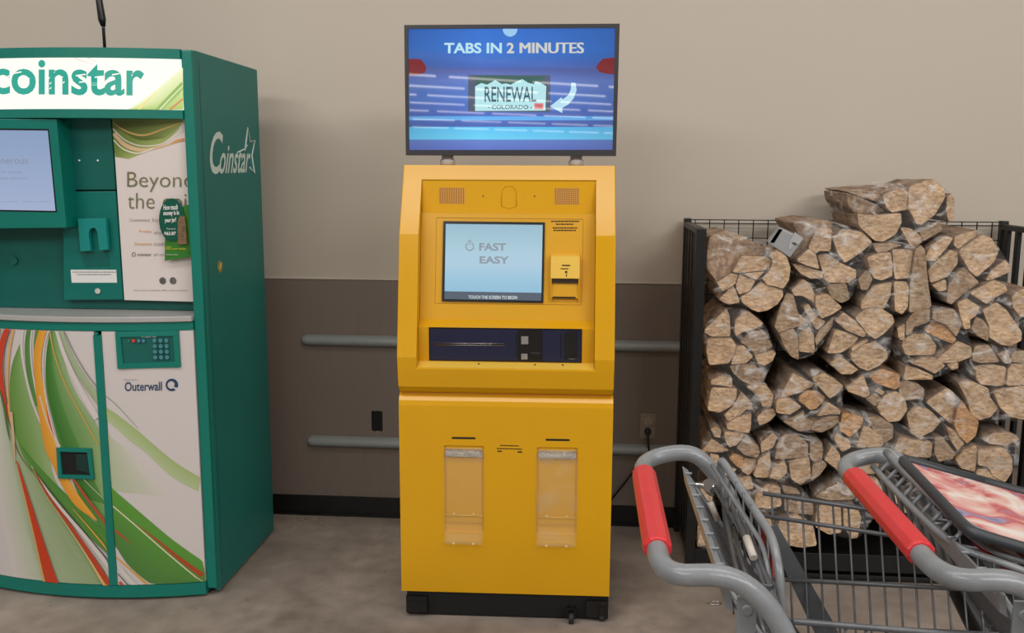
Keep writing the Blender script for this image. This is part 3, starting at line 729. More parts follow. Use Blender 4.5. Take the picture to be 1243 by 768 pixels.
L.band([(-10, 470), (-8, 530), (0, 610), (18, 700), (22, 712)], [(4, 490), (16, 560), (32, 640), (52, 700), (56, 714)], WH, (176, 186, 158))
L.band([(4, 480), (16, 560), (32, 640), (52, 700), (56, 714)], [(18, 520), (56, 590), (96, 650), (128, 694), (133, 716)], (168, 180, 150), (136, 158, 112))
L.band([(24, 417), (14, 445), (12, 480), (18, 525), (36, 568), (76, 622), (110, 650)], [(24, 417), (31, 450), (44, 490), (57, 530), (66, 580), (92, 616), (118, 640)], (96, 142, 62), (150, 172, 122))
L.band([(62, 394), (56, 430), (56, 470), (64, 510), (76, 550), (100, 610), (134, 655)], [(66, 394), (75, 430), (88, 468), (108, 502), (120, 522), (126, 570), (133, 640)], (72, 128, 52), (146, 170, 120))
L.band([(60, 410), (56, 440), (58, 475), (66, 510), (80, 550), (105, 605)], [(61, 412), (66, 455), (76, 492), (90, 528), (106, 565), (128, 612)], (58, 112, 44), (84, 136, 66))
L.band([(25, 540), (51, 570), (84, 603), (112, 630), (134, 652)], [(24, 540), (48, 581), (76, 616), (105, 648), (134, 676)], (78, 132, 54), (92, 138, 68))
L.band([(34, 392), (30, 420), (33, 455), (43, 492)], [(39, 392), (36, 420), (39, 455), (48, 495)], (78, 124, 62), (96, 140, 78))
L.band([(44, 392), (41, 420), (44, 460), (52, 500)], [(49, 392), (45, 420), (48, 460), (55, 500)], (88, 130, 72), (110, 140, 70))
L.line([(29, 392), (26, 420), (31, 455), (40, 490), (54, 522), (72, 545)], [3, 3, 2.6, 2.4, 2, 1.5], WH)
L.line([(40, 392), (37, 420), (40, 455), (48, 492), (60, 525), (72, 543)], 1.8, WH)
L.line([(43, 392), (40, 425), (44, 465), (52, 500)], 1.0, WH)
L.band([(50, 392), (42, 420), (41, 445), (45, 488), (54, 542), (63, 562), (75, 589), (92, 614), (117, 632)], [(59, 392), (52, 420), (50, 445), (56, 488), (68, 542), (74, 558), (84, 582), (97, 603), (118, 631)], (214, 146, 48), (226, 164, 66))
L.line([(48, 480), (56, 508), (66, 532), (72, 543)], 2.4, (214, 184, 160))
L.line([(56, 490), (60, 512), (66, 530)], [.5, 1.8, .8], (196, 74, 40))
L.line([(62, 392), (54, 418), (52, 450), (57, 490), (66, 527), (73, 542)], 1.7, WH)
L.line([(60, 400), (66, 430), (79, 466), (98, 502), (119, 540)], 1.5, (204, 164, 84))
L.line([(66, 392), (77, 428), (95, 468), (118, 508)], [3, 5, 6.5, 8], WH)
L.band([(68, 392), (79, 425), (95, 458), (119, 492)], [(73, 392), (85, 425), (102, 454), (121, 480)], (150, 166, 130), (166, 178, 146))
L.line([(74, 391), (86, 420), (103, 450), (118, 470)], 1.0, (120, 124, 104))
L.band([(8, 392), (-1, 418), (-2, 455), (5, 495), (14, 520)], [(15, 392), (6, 418), (3, 450), (8, 490), (15, 518)], (204, 62, 38), (196, 72, 50))
L.line([(18, 392), (12, 420), (9, 455), (10, 490), (14, 520)], 2.2, (222, 168, 96))
L.line([(4, 392), (-1, 405), (-5, 430)], 1.6, (120, 140, 96))
L.line([(16, 392), (7, 420), (5, 455), (9, 490)], .8, (90, 86, 60))
L.line([(-4, 462), (4, 490), (9, 520), (12, 535)], [1, 2.5, 2, .6], (80, 116, 70))
L.line([(2, 478), (12, 515), (22, 548), (38, 572)], [1, 1.2, 1, .6], (96, 90, 60))
L.line([(13, 500), (16, 530), (18, 560)], [4, 3, 1], (206, 176, 140))
L.band([(19, 560), (30, 600), (42, 650), (58, 717)], [(21, 560), (36, 605), (53, 657), (74, 718)], (190, 66, 34), (196, 60, 34))
L.line([(20, 562), (29, 600), (41, 650), (56, 717)], [.6, 1.2, 1.6, 2.4], (216, 160, 92))
L.line([(38, 565), (50, 585), (75, 618), (104, 652), (134, 690)], [.5, 2, 3.5, 4.5, 6], (206, 200, 194))
L.line([(44, 573), (76, 614), (106, 650), (134, 683)], [.5, 1, 1.2, 1.4], (70, 66, 60))
L.line([(40, 568), (58, 600), (78, 628), (106, 668), (134, 712)], [.8, 2.2, 3, 4.5, 7], (188, 66, 44))
L.line([(42, 576), (56, 602), (77, 632), (105, 674), (130, 716)], [.3, .8, 1, 2, 4], (212, 172, 110))
L.line([(88, 617), (108, 640), (134, 671)], [.6, 1.6, 2.4], (210, 160, 70))
L.line([(88, 580), (108, 608), (131, 638)], [2.5, 3, 3.4], (184, 76, 56))
L.line([(100, 580), (116, 596), (128, 607)], .8, (190, 196, 170))
tag(L.mb.build('printed_swirls', PRM, ldoor, colattr=True), 'green, orange and red swirl print')
Rr = Bands(onbow, (DX+.0141, XI1-.0021))
Rr.band([(127, 525), (131, 560), (137, 596)], [(158, 548), (188, 580), (216, 604)], (176, 186, 154), WH)
Rr.band([(124, 492), (138, 500), (164, 520), (199, 550), (222, 567), (254, 585)], [(124, 506), (140, 519), (158, 535), (178, 550), (211, 580), (254, 603)], (160, 178, 118), (176, 190, 148))
Rr.line([(122, 476), (140, 490), (168, 520)], [1.2, 1, .5], (150, 156, 132))
Rr.band([(133, 590), (168, 620), (211, 656), (257, 688)], [(140, 662), (160, 690), (200, 716), (257, 718)], (92, 150, 58), (78, 124, 62))
Rr.line([(166, 636), (190, 655), (222, 681), (257, 706)], [.4, 2.4, 5, 7], (168, 76, 42))
Rr.line([(137, 614), (165, 638), (205, 673), (253, 713)], 1.5, (214, 208, 180))
Rr.line([(140, 644), (150, 652), (160, 660)], [3, 2, .4], (176, 76, 56))
Rr.line([(141, 676), (164, 696), (188, 718)], [1.6, 2.2, 3], (214, 160, 66))
Rr.line([(143, 686), (155, 701), (171, 719)], [3, 5, 6.5], (208, 204, 198))
Rr.line([(143, 683), (160, 700), (178, 719)], 1.1, WH)
Rr.line([(143, 696), (152, 706), (163, 719)], 1.0, (70, 76, 60))
Rr.line([(145, 706), (150, 712), (156, 719)], [3, 4, 5], (196, 84, 50))
tag(Rr.mb.build('printed_swirls', PRM, rdoor, colattr=True), 'green swirl print')
# coin return
def bowframe(q, w, th, m, parent, name, inner, innm):
    (x0, y0), (x1, y1), (x2, y2), (x3, y3) = q
    O_ = [onbow(*p, .001) for p in q]; cxx = sum(p[0] for p in q)/4; cyy = sum(p[1] for p in q)/4
    I_ = [onbow(p[0]+(w if p[0] < cxx else -w), p[1]+(w if p[1] < cyy else -w), .001) for p in q]
    n_ = Vector((0, -1, 0)); mb = MB(); mb.v += [p+n_*th for p in O_]+[p+n_*th for p in I_]+O_+[p-n_*inner for p in I_]
    for i in range(4):
        j = (i+1) % 4; mb.f += [[i, j, 4+j, 4+i], [i, 8+i, 8+j, j], [4+i, 4+j, 12+j, 12+i]]
    mb.mi += [0]*12; mb.sm += [False]*12; mb.c += [(1, 1, 1, 1)]*16
    o = mb.build(name, m, parent)
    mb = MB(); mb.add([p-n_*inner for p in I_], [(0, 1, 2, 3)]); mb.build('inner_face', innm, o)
    return o
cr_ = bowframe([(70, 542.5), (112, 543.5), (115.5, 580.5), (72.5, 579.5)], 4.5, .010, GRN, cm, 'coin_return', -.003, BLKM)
MB().box((0, 0, 0), (0, 0, 0))
p0 = onbow(77, 574, .004); p1 = onbow(109, 563, .004)
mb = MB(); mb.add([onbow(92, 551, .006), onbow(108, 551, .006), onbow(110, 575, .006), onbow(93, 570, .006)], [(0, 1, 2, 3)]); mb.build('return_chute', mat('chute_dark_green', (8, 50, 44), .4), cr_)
# keypad
kp = bowframe([(141, 402), (217.5, 400.5), (220, 445), (144, 447)], 6.5, .008, GRN, cm, 'keypad_panel', -.002, GRND)
mb = MB()
for i in range(3):
    for j in range(4): mb.disc(onbow(188+i*7.2+j*.3, 413+j*6.8, .006), .0075, (0, -1, 0), 12, .004)
mb.build('keypad_buttons', mat('key_blue_grey', (70, 130, 140), .35), kp)['kind'] = 'stuff'
for x, c in ((162.5, (210, 60, 50)), (168.8, (80, 130, 160)), (174.5, (80, 130, 160))): MB().disc(onbow(x, 413.3, .006), .006, (0, -1, 0), 12, .004).build('function_key', mat('key_%d' % c[0], c, .35), kp)
tag(MB().disc(onbow(156.5, 413.3, .005), .003, (0, -1, 0), 8, .002).build('status_light', mat('dim_green', (60, 150, 90), .4), kp))
pxtext('Cash Voucher Printer', 171, 407.3, 190, 409.3, lambda a, b: onbow(a, b, .004), WHITEP, kp)
pxtext('Outerwall', 151.5, 463.5, 196.5, 474.5, lambda a, b: onbow(a, b, .002), NAVYP, rdoor, bold=.012, dy=-.7)
pxtext('Powered by', 150.5, 459.8, 167, 462.2, lambda a, b: onbow(a, b, .002), GREYT, rdoor)
mb = MB(); cc = (208.6, 467); vs = []; fs = []
for k in range(25):
    a = 2*pi*k/24*.93+.9; ri = 4.2+1.2*sin(k/24*pi*1.5); vs += [onbow(cc[0]+7.6*cos(a), cc[1]+7.6*sin(a), .0018), onbow(cc[0]+ri*cos(a+.25), cc[1]+ri*sin(a+.25), .0018)]
for k in range(24): fs.append((2*k, 2*k+1, 2*k+3, 2*k+2))
mb.add(vs, fs); mb.build('ring_emblem', NAVYP, rdoor)
# --- header print
HB = lambda a, b, off=.001: onbow(a, b, off-.004)
GT = emis('header_teal', (40, 168, 148), .95)
def bowtext(txt, x0, x1, y0, y1, m, parent, off=.002, bold=0, name='lettering'):
    me = text_mesh(txt, bold); xs_ = [v.co.x for v in me.vertices]; ys_ = [v.co.y for v in me.vertices]
    a, b, c, d = min(xs_), max(xs_), min(ys_), max(ys_)
    for v in me.vertices: v.co = HB(x0+(x1-x0)*(v.co.x-a)/(b-a), y1-(y1-y0)*(v.co.y-c)/(d-c)+.012*(x0+(x1-x0)*(v.co.x-a)/(b-a)-80), off)
    me.materials.clear(); me.materials.append(m); me.name = name; return link(name, me, parent)
bowtext('coinstar', -11, 175, 73, 115.5, GT, hd, bold=.022)
hdB = Bands(lambda x, y, off: HB(x, y, off+.0002))
hdB.band([(222, 82), (200, 100), (178, 118), (155, 133)], [(222.5, 133), (214, 133), (200, 133), (156, 133)], (248, 250, 205), (176, 205, 110))
hdB.band([(221, 99), (208, 112), (188, 133)], [(222.5, 108), (214, 118), (198, 133)], (150, 186, 96), (170, 200, 120))
hdB.line([(222, 104), (210, 116), (194, 133)], 1, (250, 246, 220))
hdB.line([(190, 112), (178, 123), (168, 133)], [.5, 1.5, 3], (250, 226, 140))
hdB.line([(222, 120), (215, 126), (206, 133)], [2.4, 2.4, 3], (214, 150, 96))
hdB.line([(80, 65), (95, 72), (112, 78)], [.6, 1.4, .6], (236, 222, 214))
hdB.line([(96, 66), (106, 70), (120, 76)], [.6, 1.8, .6], (240, 230, 222))
hdB.mb.build('header_swirls', colattr_mat('backlit_print', .3, 1.0), hd, colattr=True)
# white scratches through the header letters (worn foil)
mb = MB(); rn = random.Random(11)
for (x, y, w) in ((17, 88, 9), (30, 96, 6), (24, 103, 7), (44, 90, 3), (44, 97, 3), (44, 104, 3), (58, 95, 2.4), (60, 101, 2.4), (60, 107, 2.4), (74, 94, 2.4), (76, 100, 2.4), (92, 91, 12), (96, 99, 14), (115, 93, 12), (136, 90, 9), (9, 92, 6), (3, 100, 5)):
    mb.add([HB(x, y, .0032), HB(x+w, y-1.5, .0032), HB(x+w, y-.1, .0032), HB(x, y+1.6, .0032)], [(0, 1, 2, 3)])
mb.build('foil_scratches', emis('backlit_header', (255, 252, 240), 1.05), hd)
# --- recess panels (lean forward at the top)
RN = Vector((0, 1, .085)); RP0 = Vector((-1.6, 3.185, 1.06))
def RF(a, b, off=0): return atp(a, b, RP0-Vector((0, off, 0)), RN)
def rquad(pts, off, th, m, parent, name, bevel=0):
    P = [RF(x, y, off) for x, y in pts]; mb = MB(); mb.prism(P, Vector((0, th, 0))); return mb.build(name, m, parent, bevel=bevel)
def yat(z): return RP0.y - .085*(z-RP0.z)
mb = MB(); mb.hexa([(XI0, yat(1.052)+.03, 1.052), (XI1, yat(1.052)+.03, 1.052), (XI1, yat(1.728)+.03, 1.728), (XI0, yat(1.728)+.03, 1.728)], [(XI0, yat(1.052)+.05, 1.052), (XI1, yat(1.052)+.05, 1.052), (XI1, yat(1.728)+.05, 1.728), (XI0, yat(1.728)+.05, 1.728)]); rec = mb.build('recess_back', GRND, cm)
MB().disc(RF(16.5, 316, -.027), .016, (0, -1, 0), 18, .004).build('coin_button', GRND, cm)
rquad([(71, 143), (134.3, 144.5), (139.8, 230), (82, 230.5)], 0, .028, GRND, cm, 'upper_hatch', .002)
lh = rquad([(76, 232.5), (140, 232), (149, 363.5), (77.5, 364)], 0, .028, mat('hatch_teal', (2, 108, 98), .38, noise=.04), cm, 'lower_hatch', .002)
for x in (96.5, 119): MB().disc(RF(x, 194.7, .001), .0034, (0, -1, 0), 8, .002).build('screw', WHITEP, cm)
# coupon hook
hk = rquad([(94, 265.5), (128, 265), (131, 303), (120.5, 304), (118, 282), (115, 276.5), (109.5, 277.5), (107.5, 283), (110, 304.5), (97.5, 305)], .022, .018, GRNL, cm, 'coupon_hook', .0015)
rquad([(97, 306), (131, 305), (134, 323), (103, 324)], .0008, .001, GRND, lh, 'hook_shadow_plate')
lb = rquad([(85.7, 327.3), (141, 327.3), (142, 343), (87, 343)], .001, .001, WHITEP, lh, 'white_label')
mb = MB(); rn = random.Random(9)
for (x0, x1, y) in ((88, 139, 330), (93, 135, 333)):
    x = x0
    while x < x1:
        w = rn.uniform(1.5, 3.5); mb.add([RF(x, y-.5, .0024), RF(x+w, y-.5, .0024), RF(x+w, y+.5, .0024), RF(x, y+.5, .0024)], [(0, 1, 2, 3)]); x += w+.8
mb.build('small_print', GREYT, lb)
MB().disc(RF(119, 353, .001), .010, (0, -1, 0), 16, .004).build('key_lock', mat('pale_lock_metal', (190, 190, 185), .35, noise=.3, nscale=150), lh)
# monitor
mn = Vector((0, 1, .085)); mp0 = RP0-Vector((0, .075, 0))
def MF(a, b, off=0): return atp(a, b, mp0-Vector((0, off, 0)), mn)
P = [MF(-60, 143.5), MF(68.5, 144.5), MF(80.5, 276.5), MF(-60, 278)]
mb = MB(); mb.prism(P, Vector((0, .085, 0))); mo = mb.build('monitor_housing', GRN, cm, bevel=.003)
P = [MF(-45, 155.5, .001), MF(59, 156.5, .001), MF(69, 257.5, .001), MF(-45, 255.5, .001)]
mb = MB(); mb.prism(P, Vector((0, .003, 0))); ms = mb.build('screen_surround', BLKP, mo)
mb = MB(); q = [(-43, 157.5), (58, 158.5), (67.3, 255.8), (-43, 253.8)]
for j in range(9):
    v = j/8; a = MF(q[0][0]+(q[3][0]-q[0][0])*v, q[0][1]+(q[3][1]-q[0][1])*v, .0022); b_ = MF(q[1][0]+(q[2][0]-q[1][0])*v, q[1][1]+(q[2][1]-q[1][1])*v, .0022)
    c = lin([150+26*v, 172+18*v, 208+14*v]); mb.v += [a, b_]; mb.c += [c, c]
for j in range(8): mb.f.append([2*j, 2*j+1, 2*j+3, 2*j+2]); mb.mi.append(0); mb.sm.append(False)
mb.build('display', SCRM, ms, colattr=True)
GSM = emis('screen_soft_grey', (140, 145, 165), .9)
MFo = lambda a, b: MF(a, b, .003)
pxtext('Feeling generous', -46, 190.5, 34, 201.5, MFo, GSM, ms, off=.0003)
pxtext('Donate your coins to charity', -50, 207, 27, 211, MFo, GSM, ms, off=.0003)
pxtext('and help our community partners', -50, 214.5, 33, 218.5, MFo, GSM, ms, off=.0003)
pxtext('Terms and conditions apply to every donation', -45, 243.5, 23, 246, MFo, GSM, ms, off=.0003)
pxtext('Thank you for counting with us', 28, 243.5, 61, 246, MFo, GSM, ms, off=.0003)
# poster
po = rquad([(136.5, 143.5), (224, 144.5), (236, 366), (151, 364)], -.004, .003, POSTER, cm, 'poster')
PO = lambda a, b: RF(a, b, -.002)
pb = Bands(lambda x, y, off: RF(x, y, -.004+off))
pb.band([(136, 144), (137, 160), (138, 175), (140, 190)], [(223, 144), (214, 160), (190, 178), (156, 193)], (112, 132, 62), (166, 178, 112))
pb.band([(138, 146), (150, 160), (170, 170), (196, 168)], [(222, 146), (218, 152), (210, 160), (200, 168)], (96, 112, 52), (150, 165, 100))
pb.line([(138, 162), (152, 176), (172, 182), (195, 178), (222, 170)], [4, 5, 4, 2.5, 2], (222, 190, 150))
pb.line([(137, 156), (152, 170), (172, 177), (198, 174), (222, 158)], 1.5, (226, 220, 205))
pb.line([(138, 170), (150, 181), (168, 186), (186, 180)], 1.6, (230, 224, 208))
pb.line([(137, 149), (155, 160), (175, 164), (200, 156), (222, 148)], [1, 2, 2.4, 2, 1], (212, 176, 110))
pb.line([(207, 174), (215, 171), (224, 169)], [.6, 3, 3.4], (214, 150, 100))
pb.mb.build('poster_swirls', PRM, po, colattr=True)
pxtext('Beyond', 154.5, 208.5, 234, 232.5, PO, OLIVE, po, dy=.5, bold=-.012)
pxtext('the coin', 155, 234, 239, 253, PO, OLIVE, po, dy=.5, bold=-.012)
pxtext('Convenient', 157.5, 265, 182, 268.5, PO, GREYT, po); pxtext('It is easy', 185, 264, 200, 271, PO, GREYT, po)
pxtext('Pretty', 169, 279, 184, 283, PO, ORANGEP, po); pxtext('and quick', 187, 280, 200, 285, PO, GREYT, po)
pxtext('Donations', 163.5, 294, 184.5, 297.5, PO, mat('ochre_print', (205, 160, 70), .6), po); pxtext('to causes', 187, 294, 200, 298, PO, GREYT, po)
pxtext('coinstar', 167, 307, 184, 310.5, PO, mat('dark_print', (70, 66, 66), .6), po); pxtext('gift cards', 187, 307, 202, 311, PO, GREYT, po)
mb = MB(); mb.tube([RF(162.3+2*cos(a), 308.6+2.4*sin(a), -.002) for a in [2*pi*k/14 for k in range(14)]], .0009, 4, closed=True); mb.build('round_mark', mat('dark_print', (70, 66, 66), .6), po)
for x in (197.5, 210): MB().disc(RF(x, 340.5, -.003), .0125, (0, -1, 0), 18, .001).build('round_icon', mat('icon_grey', (96, 92, 92), .5, noise=.4, nscale=120), po)
pxtext('Not every machine offers every service', 163, 351, 228, 353.5, PO, GREYT, po)
# hanging tag on poster: green leaflet and oval
lf = rquad([(200.5, 257), (229.5, 248), (232, 311.5), (200, 316.5)], .018, .001, mat('leaf_green_card', (52, 120, 40), .4, noise=.1), cm, 'green_leaflet')
ov = rquad([(208.5+15.5*cos(a)+ (0), 266.5+26*sin(a)) for a in [2*pi*k/28 for k in range(28)]], .0225, .002, mat('deep_green_card', (0, 84, 66), .4), cm, 'oval_card')
OF = lambda a, b: RF(a, b, .0238)
pxtext('How much', 198.5, 248.5, 216, 255, OF, WHITEP, ov, bold=.03, dy=-.8); pxtext('money is in', 198.5, 256, 217.5, 263, OF, WHITEP, ov, bold=.03, dy=-.8)
pxtext('your jar?', 200, 264.5, 214, 271.5, OF, WHITEP, ov, bold=.03, dy=-.8); pxtext('They saved', 202, 276.5, 213, 279, OF, WHITEP, ov)
pxtext('$63.87', 199.5, 281, 213.5, 286, OF, WHITEP, ov, bold=.03)
jar = rquad([(218, 262), (224, 262), (225, 268), (227, 296), (216, 297), (215.5, 270)], .026, .002, mat('coin_jar_print', (120, 96, 70), .5, noise=.5, nscale=160), lf, 'jar_picture')
pxtext('Coins', 202, 298.5, 208, 300.5, lambda a, b: RF(a, b, .0195), mat('yellow_print', (220, 200, 60), .5), lf)
pxtext('into cash today', 201.5, 300.5, 226, 303.5, lambda a, b: RF(a, b, .0195), mat('yellow_print', (220, 200, 60), .5), lf)
pxtext('Count here', 202, 308, 216, 309.5, lambda a, b: RF(a, b, .0195), WHITEP, lf)
# side logo: slanted script and star outline, yellow round sticker
SX = XR_+.0006
def SFx(a, b): return atx(a, b, SX)
lettering('C', SFx(254.5, 211), SFx(270, 211.5), SFx(255, 158), SILVERP, sidep, off=.0004, shear=.25, bold=.015)
lettering('oinstar', SFx(266, 211), SFx(303, 209.5), SFx(267.5, 176), SILVERP, sidep, off=.0004, shear=.25, bold=.012)
mb = MB(); st = [(297, 183), (300.5, 155), (303.5, 172), (309, 170), (305.5, 189), (309, 211), (303, 203)]
mb.tube([SFx(*p)+Vector((.0005, 0, 0)) for p in st], .0035, 5); mb.tube([SFx(288, 185), SFx(297, 181), SFx(300, 176)], .0030, 5); mb.build('star_outline', SILVERP, sidep)
c = SFx(267, 323.5); mb = MB(); mb.tube([c, c+Vector((.0012, 0, 0))], .022, 20); stk = mb.build('round_sticker', mat('sticker_olive_yellow', (150, 140, 62), .5), sidep)
mb = MB(); mb.tube([c+Vector((.0016, -.010, -.012)), c+Vector((.0016, .0, .002)), c+Vector((.0016, .010, .012))], .003, 5); mb.build('sticker_mark', mat('sticker_mark_pale', (176, 170, 110), .5), stk)
mb = MB(); mb.box((XR_-.001, 3.160, .06), (XR_+.0012, 3.166, ZTOP-.03)); mb.build('panel_groove', GRND, sidep)
# rod above the machine
a0 = aty(127, 53, 3.45); a1 = aty(125.5, 34, 3.45); a2 = aty(120.5, 2, 3.45)
r = thing('antenna_mast', 'thin black rod standing on the green coin machine, rising out of frame', 'antenna', (a0.x, 3.45, ZTOP))
mb = MB(); mb.tube([(a0.x, 3.45, ZTOP), a1, a1+Vector((0, 0, .015))], [.006, .006, .007], 10); mb.build('thin_rod', BLKP, r)
d_ = (a2-a1).normalized(); mb = MB(); mb.tube([a1+Vector((0, 0, .006)), a1+d_*.03, a2, a2+d_*.7], [.0085, .0145, .0125, .012], 12); mb.build('sleeve', BLKP, r)

# ================================================================== FIREWOOD RACK
rk = thing('firewood_rack', 'black steel rack holding the plastic-wrapped firewood against the wall', 'rack', (1.05, 3.7, 0))
RX0, RX1, RYF, RYB, RZ = .400, 1.700, 3.445, 3.93, 1.362
def rbox(a, b, name, m=BLK, bevel=.003): mb = MB(); mb.box(a, b); return mb.build(name, m, rk, bevel=bevel)
for x in (RX0, RX1-.03):
    rbox((x, RYF, 0), (x+.036, RYF+.035, RZ-.01), 'corner_post'); rbox((x, RYB-.03, 0), (x+.03, RYB, RZ+.006), 'corner_post')
    for y in (3.56, 3.66, 3.76, 3.85): rbox((x+.006, y, .1), (x+.022, y+.030, RZ-.012), 'side_slat')
    rbox((x, RYF+.035, RZ-.03), (x+.03, RYB-.03, RZ-.008), 'side_rail'); rbox((x+.002, RYF+.035, .075), (x+.03, RYB-.03, .11), 'side_rail')
rbox((RX0+.036, RYF, .045), (RX1-.03, RYF+.03, .115), 'front_rail'); rbox((RX0+.03, RYB-.03, .045), (RX1-.03, RYB, .115), 'back_rail')
rbox((RX0+.036, RYF+.004, .012), (RX1-.03, RYF+.02, .030), 'kick_bar')
rbox((RX0+.036, RYF+.03, .100), (RX1-.03, RYB-.03, .112), 'shelf_sheet')
mb = MB(); x = RX0+.045
while x < RX1-.03: mb.box((x, RYB-.016, .115), (x+.004, RYB-.012, RZ+.002)); x += .0597
z = RZ-.001
for z in [RZ, RZ-.0145]+[RZ-.0145-.0597*k for k in range(1, 21)]:
    if z > .12: mb.box((RX0+.03, RYB-.020, z-.002), (RX1-.03, RYB-.016, z+.002))
tag(mb.build('wire_grid', BLK, rk), kind='stuff')

# traced outlines of the split logs, in zoomed crops: id -> (x origin, y origin, scale)
CROP = dict(A=(840, 260, 6.98), B=(960, 260, 6.98), C=(1100, 260, 6.98), D=(1000, 205, 6.906), E=(840, 355, 6.98), F=(970, 355, 6.98), G=(1100, 355, 6.98),
            H=(840, 440, 6.98), I=(970, 440, 6.98), J=(1100, 440, 6.98), K=(840, 530, 6.98), L=(970, 530, 6.98), M=(1100, 480, 6.98), N=(820, 580, 4.086), P=(0, 0, 1))
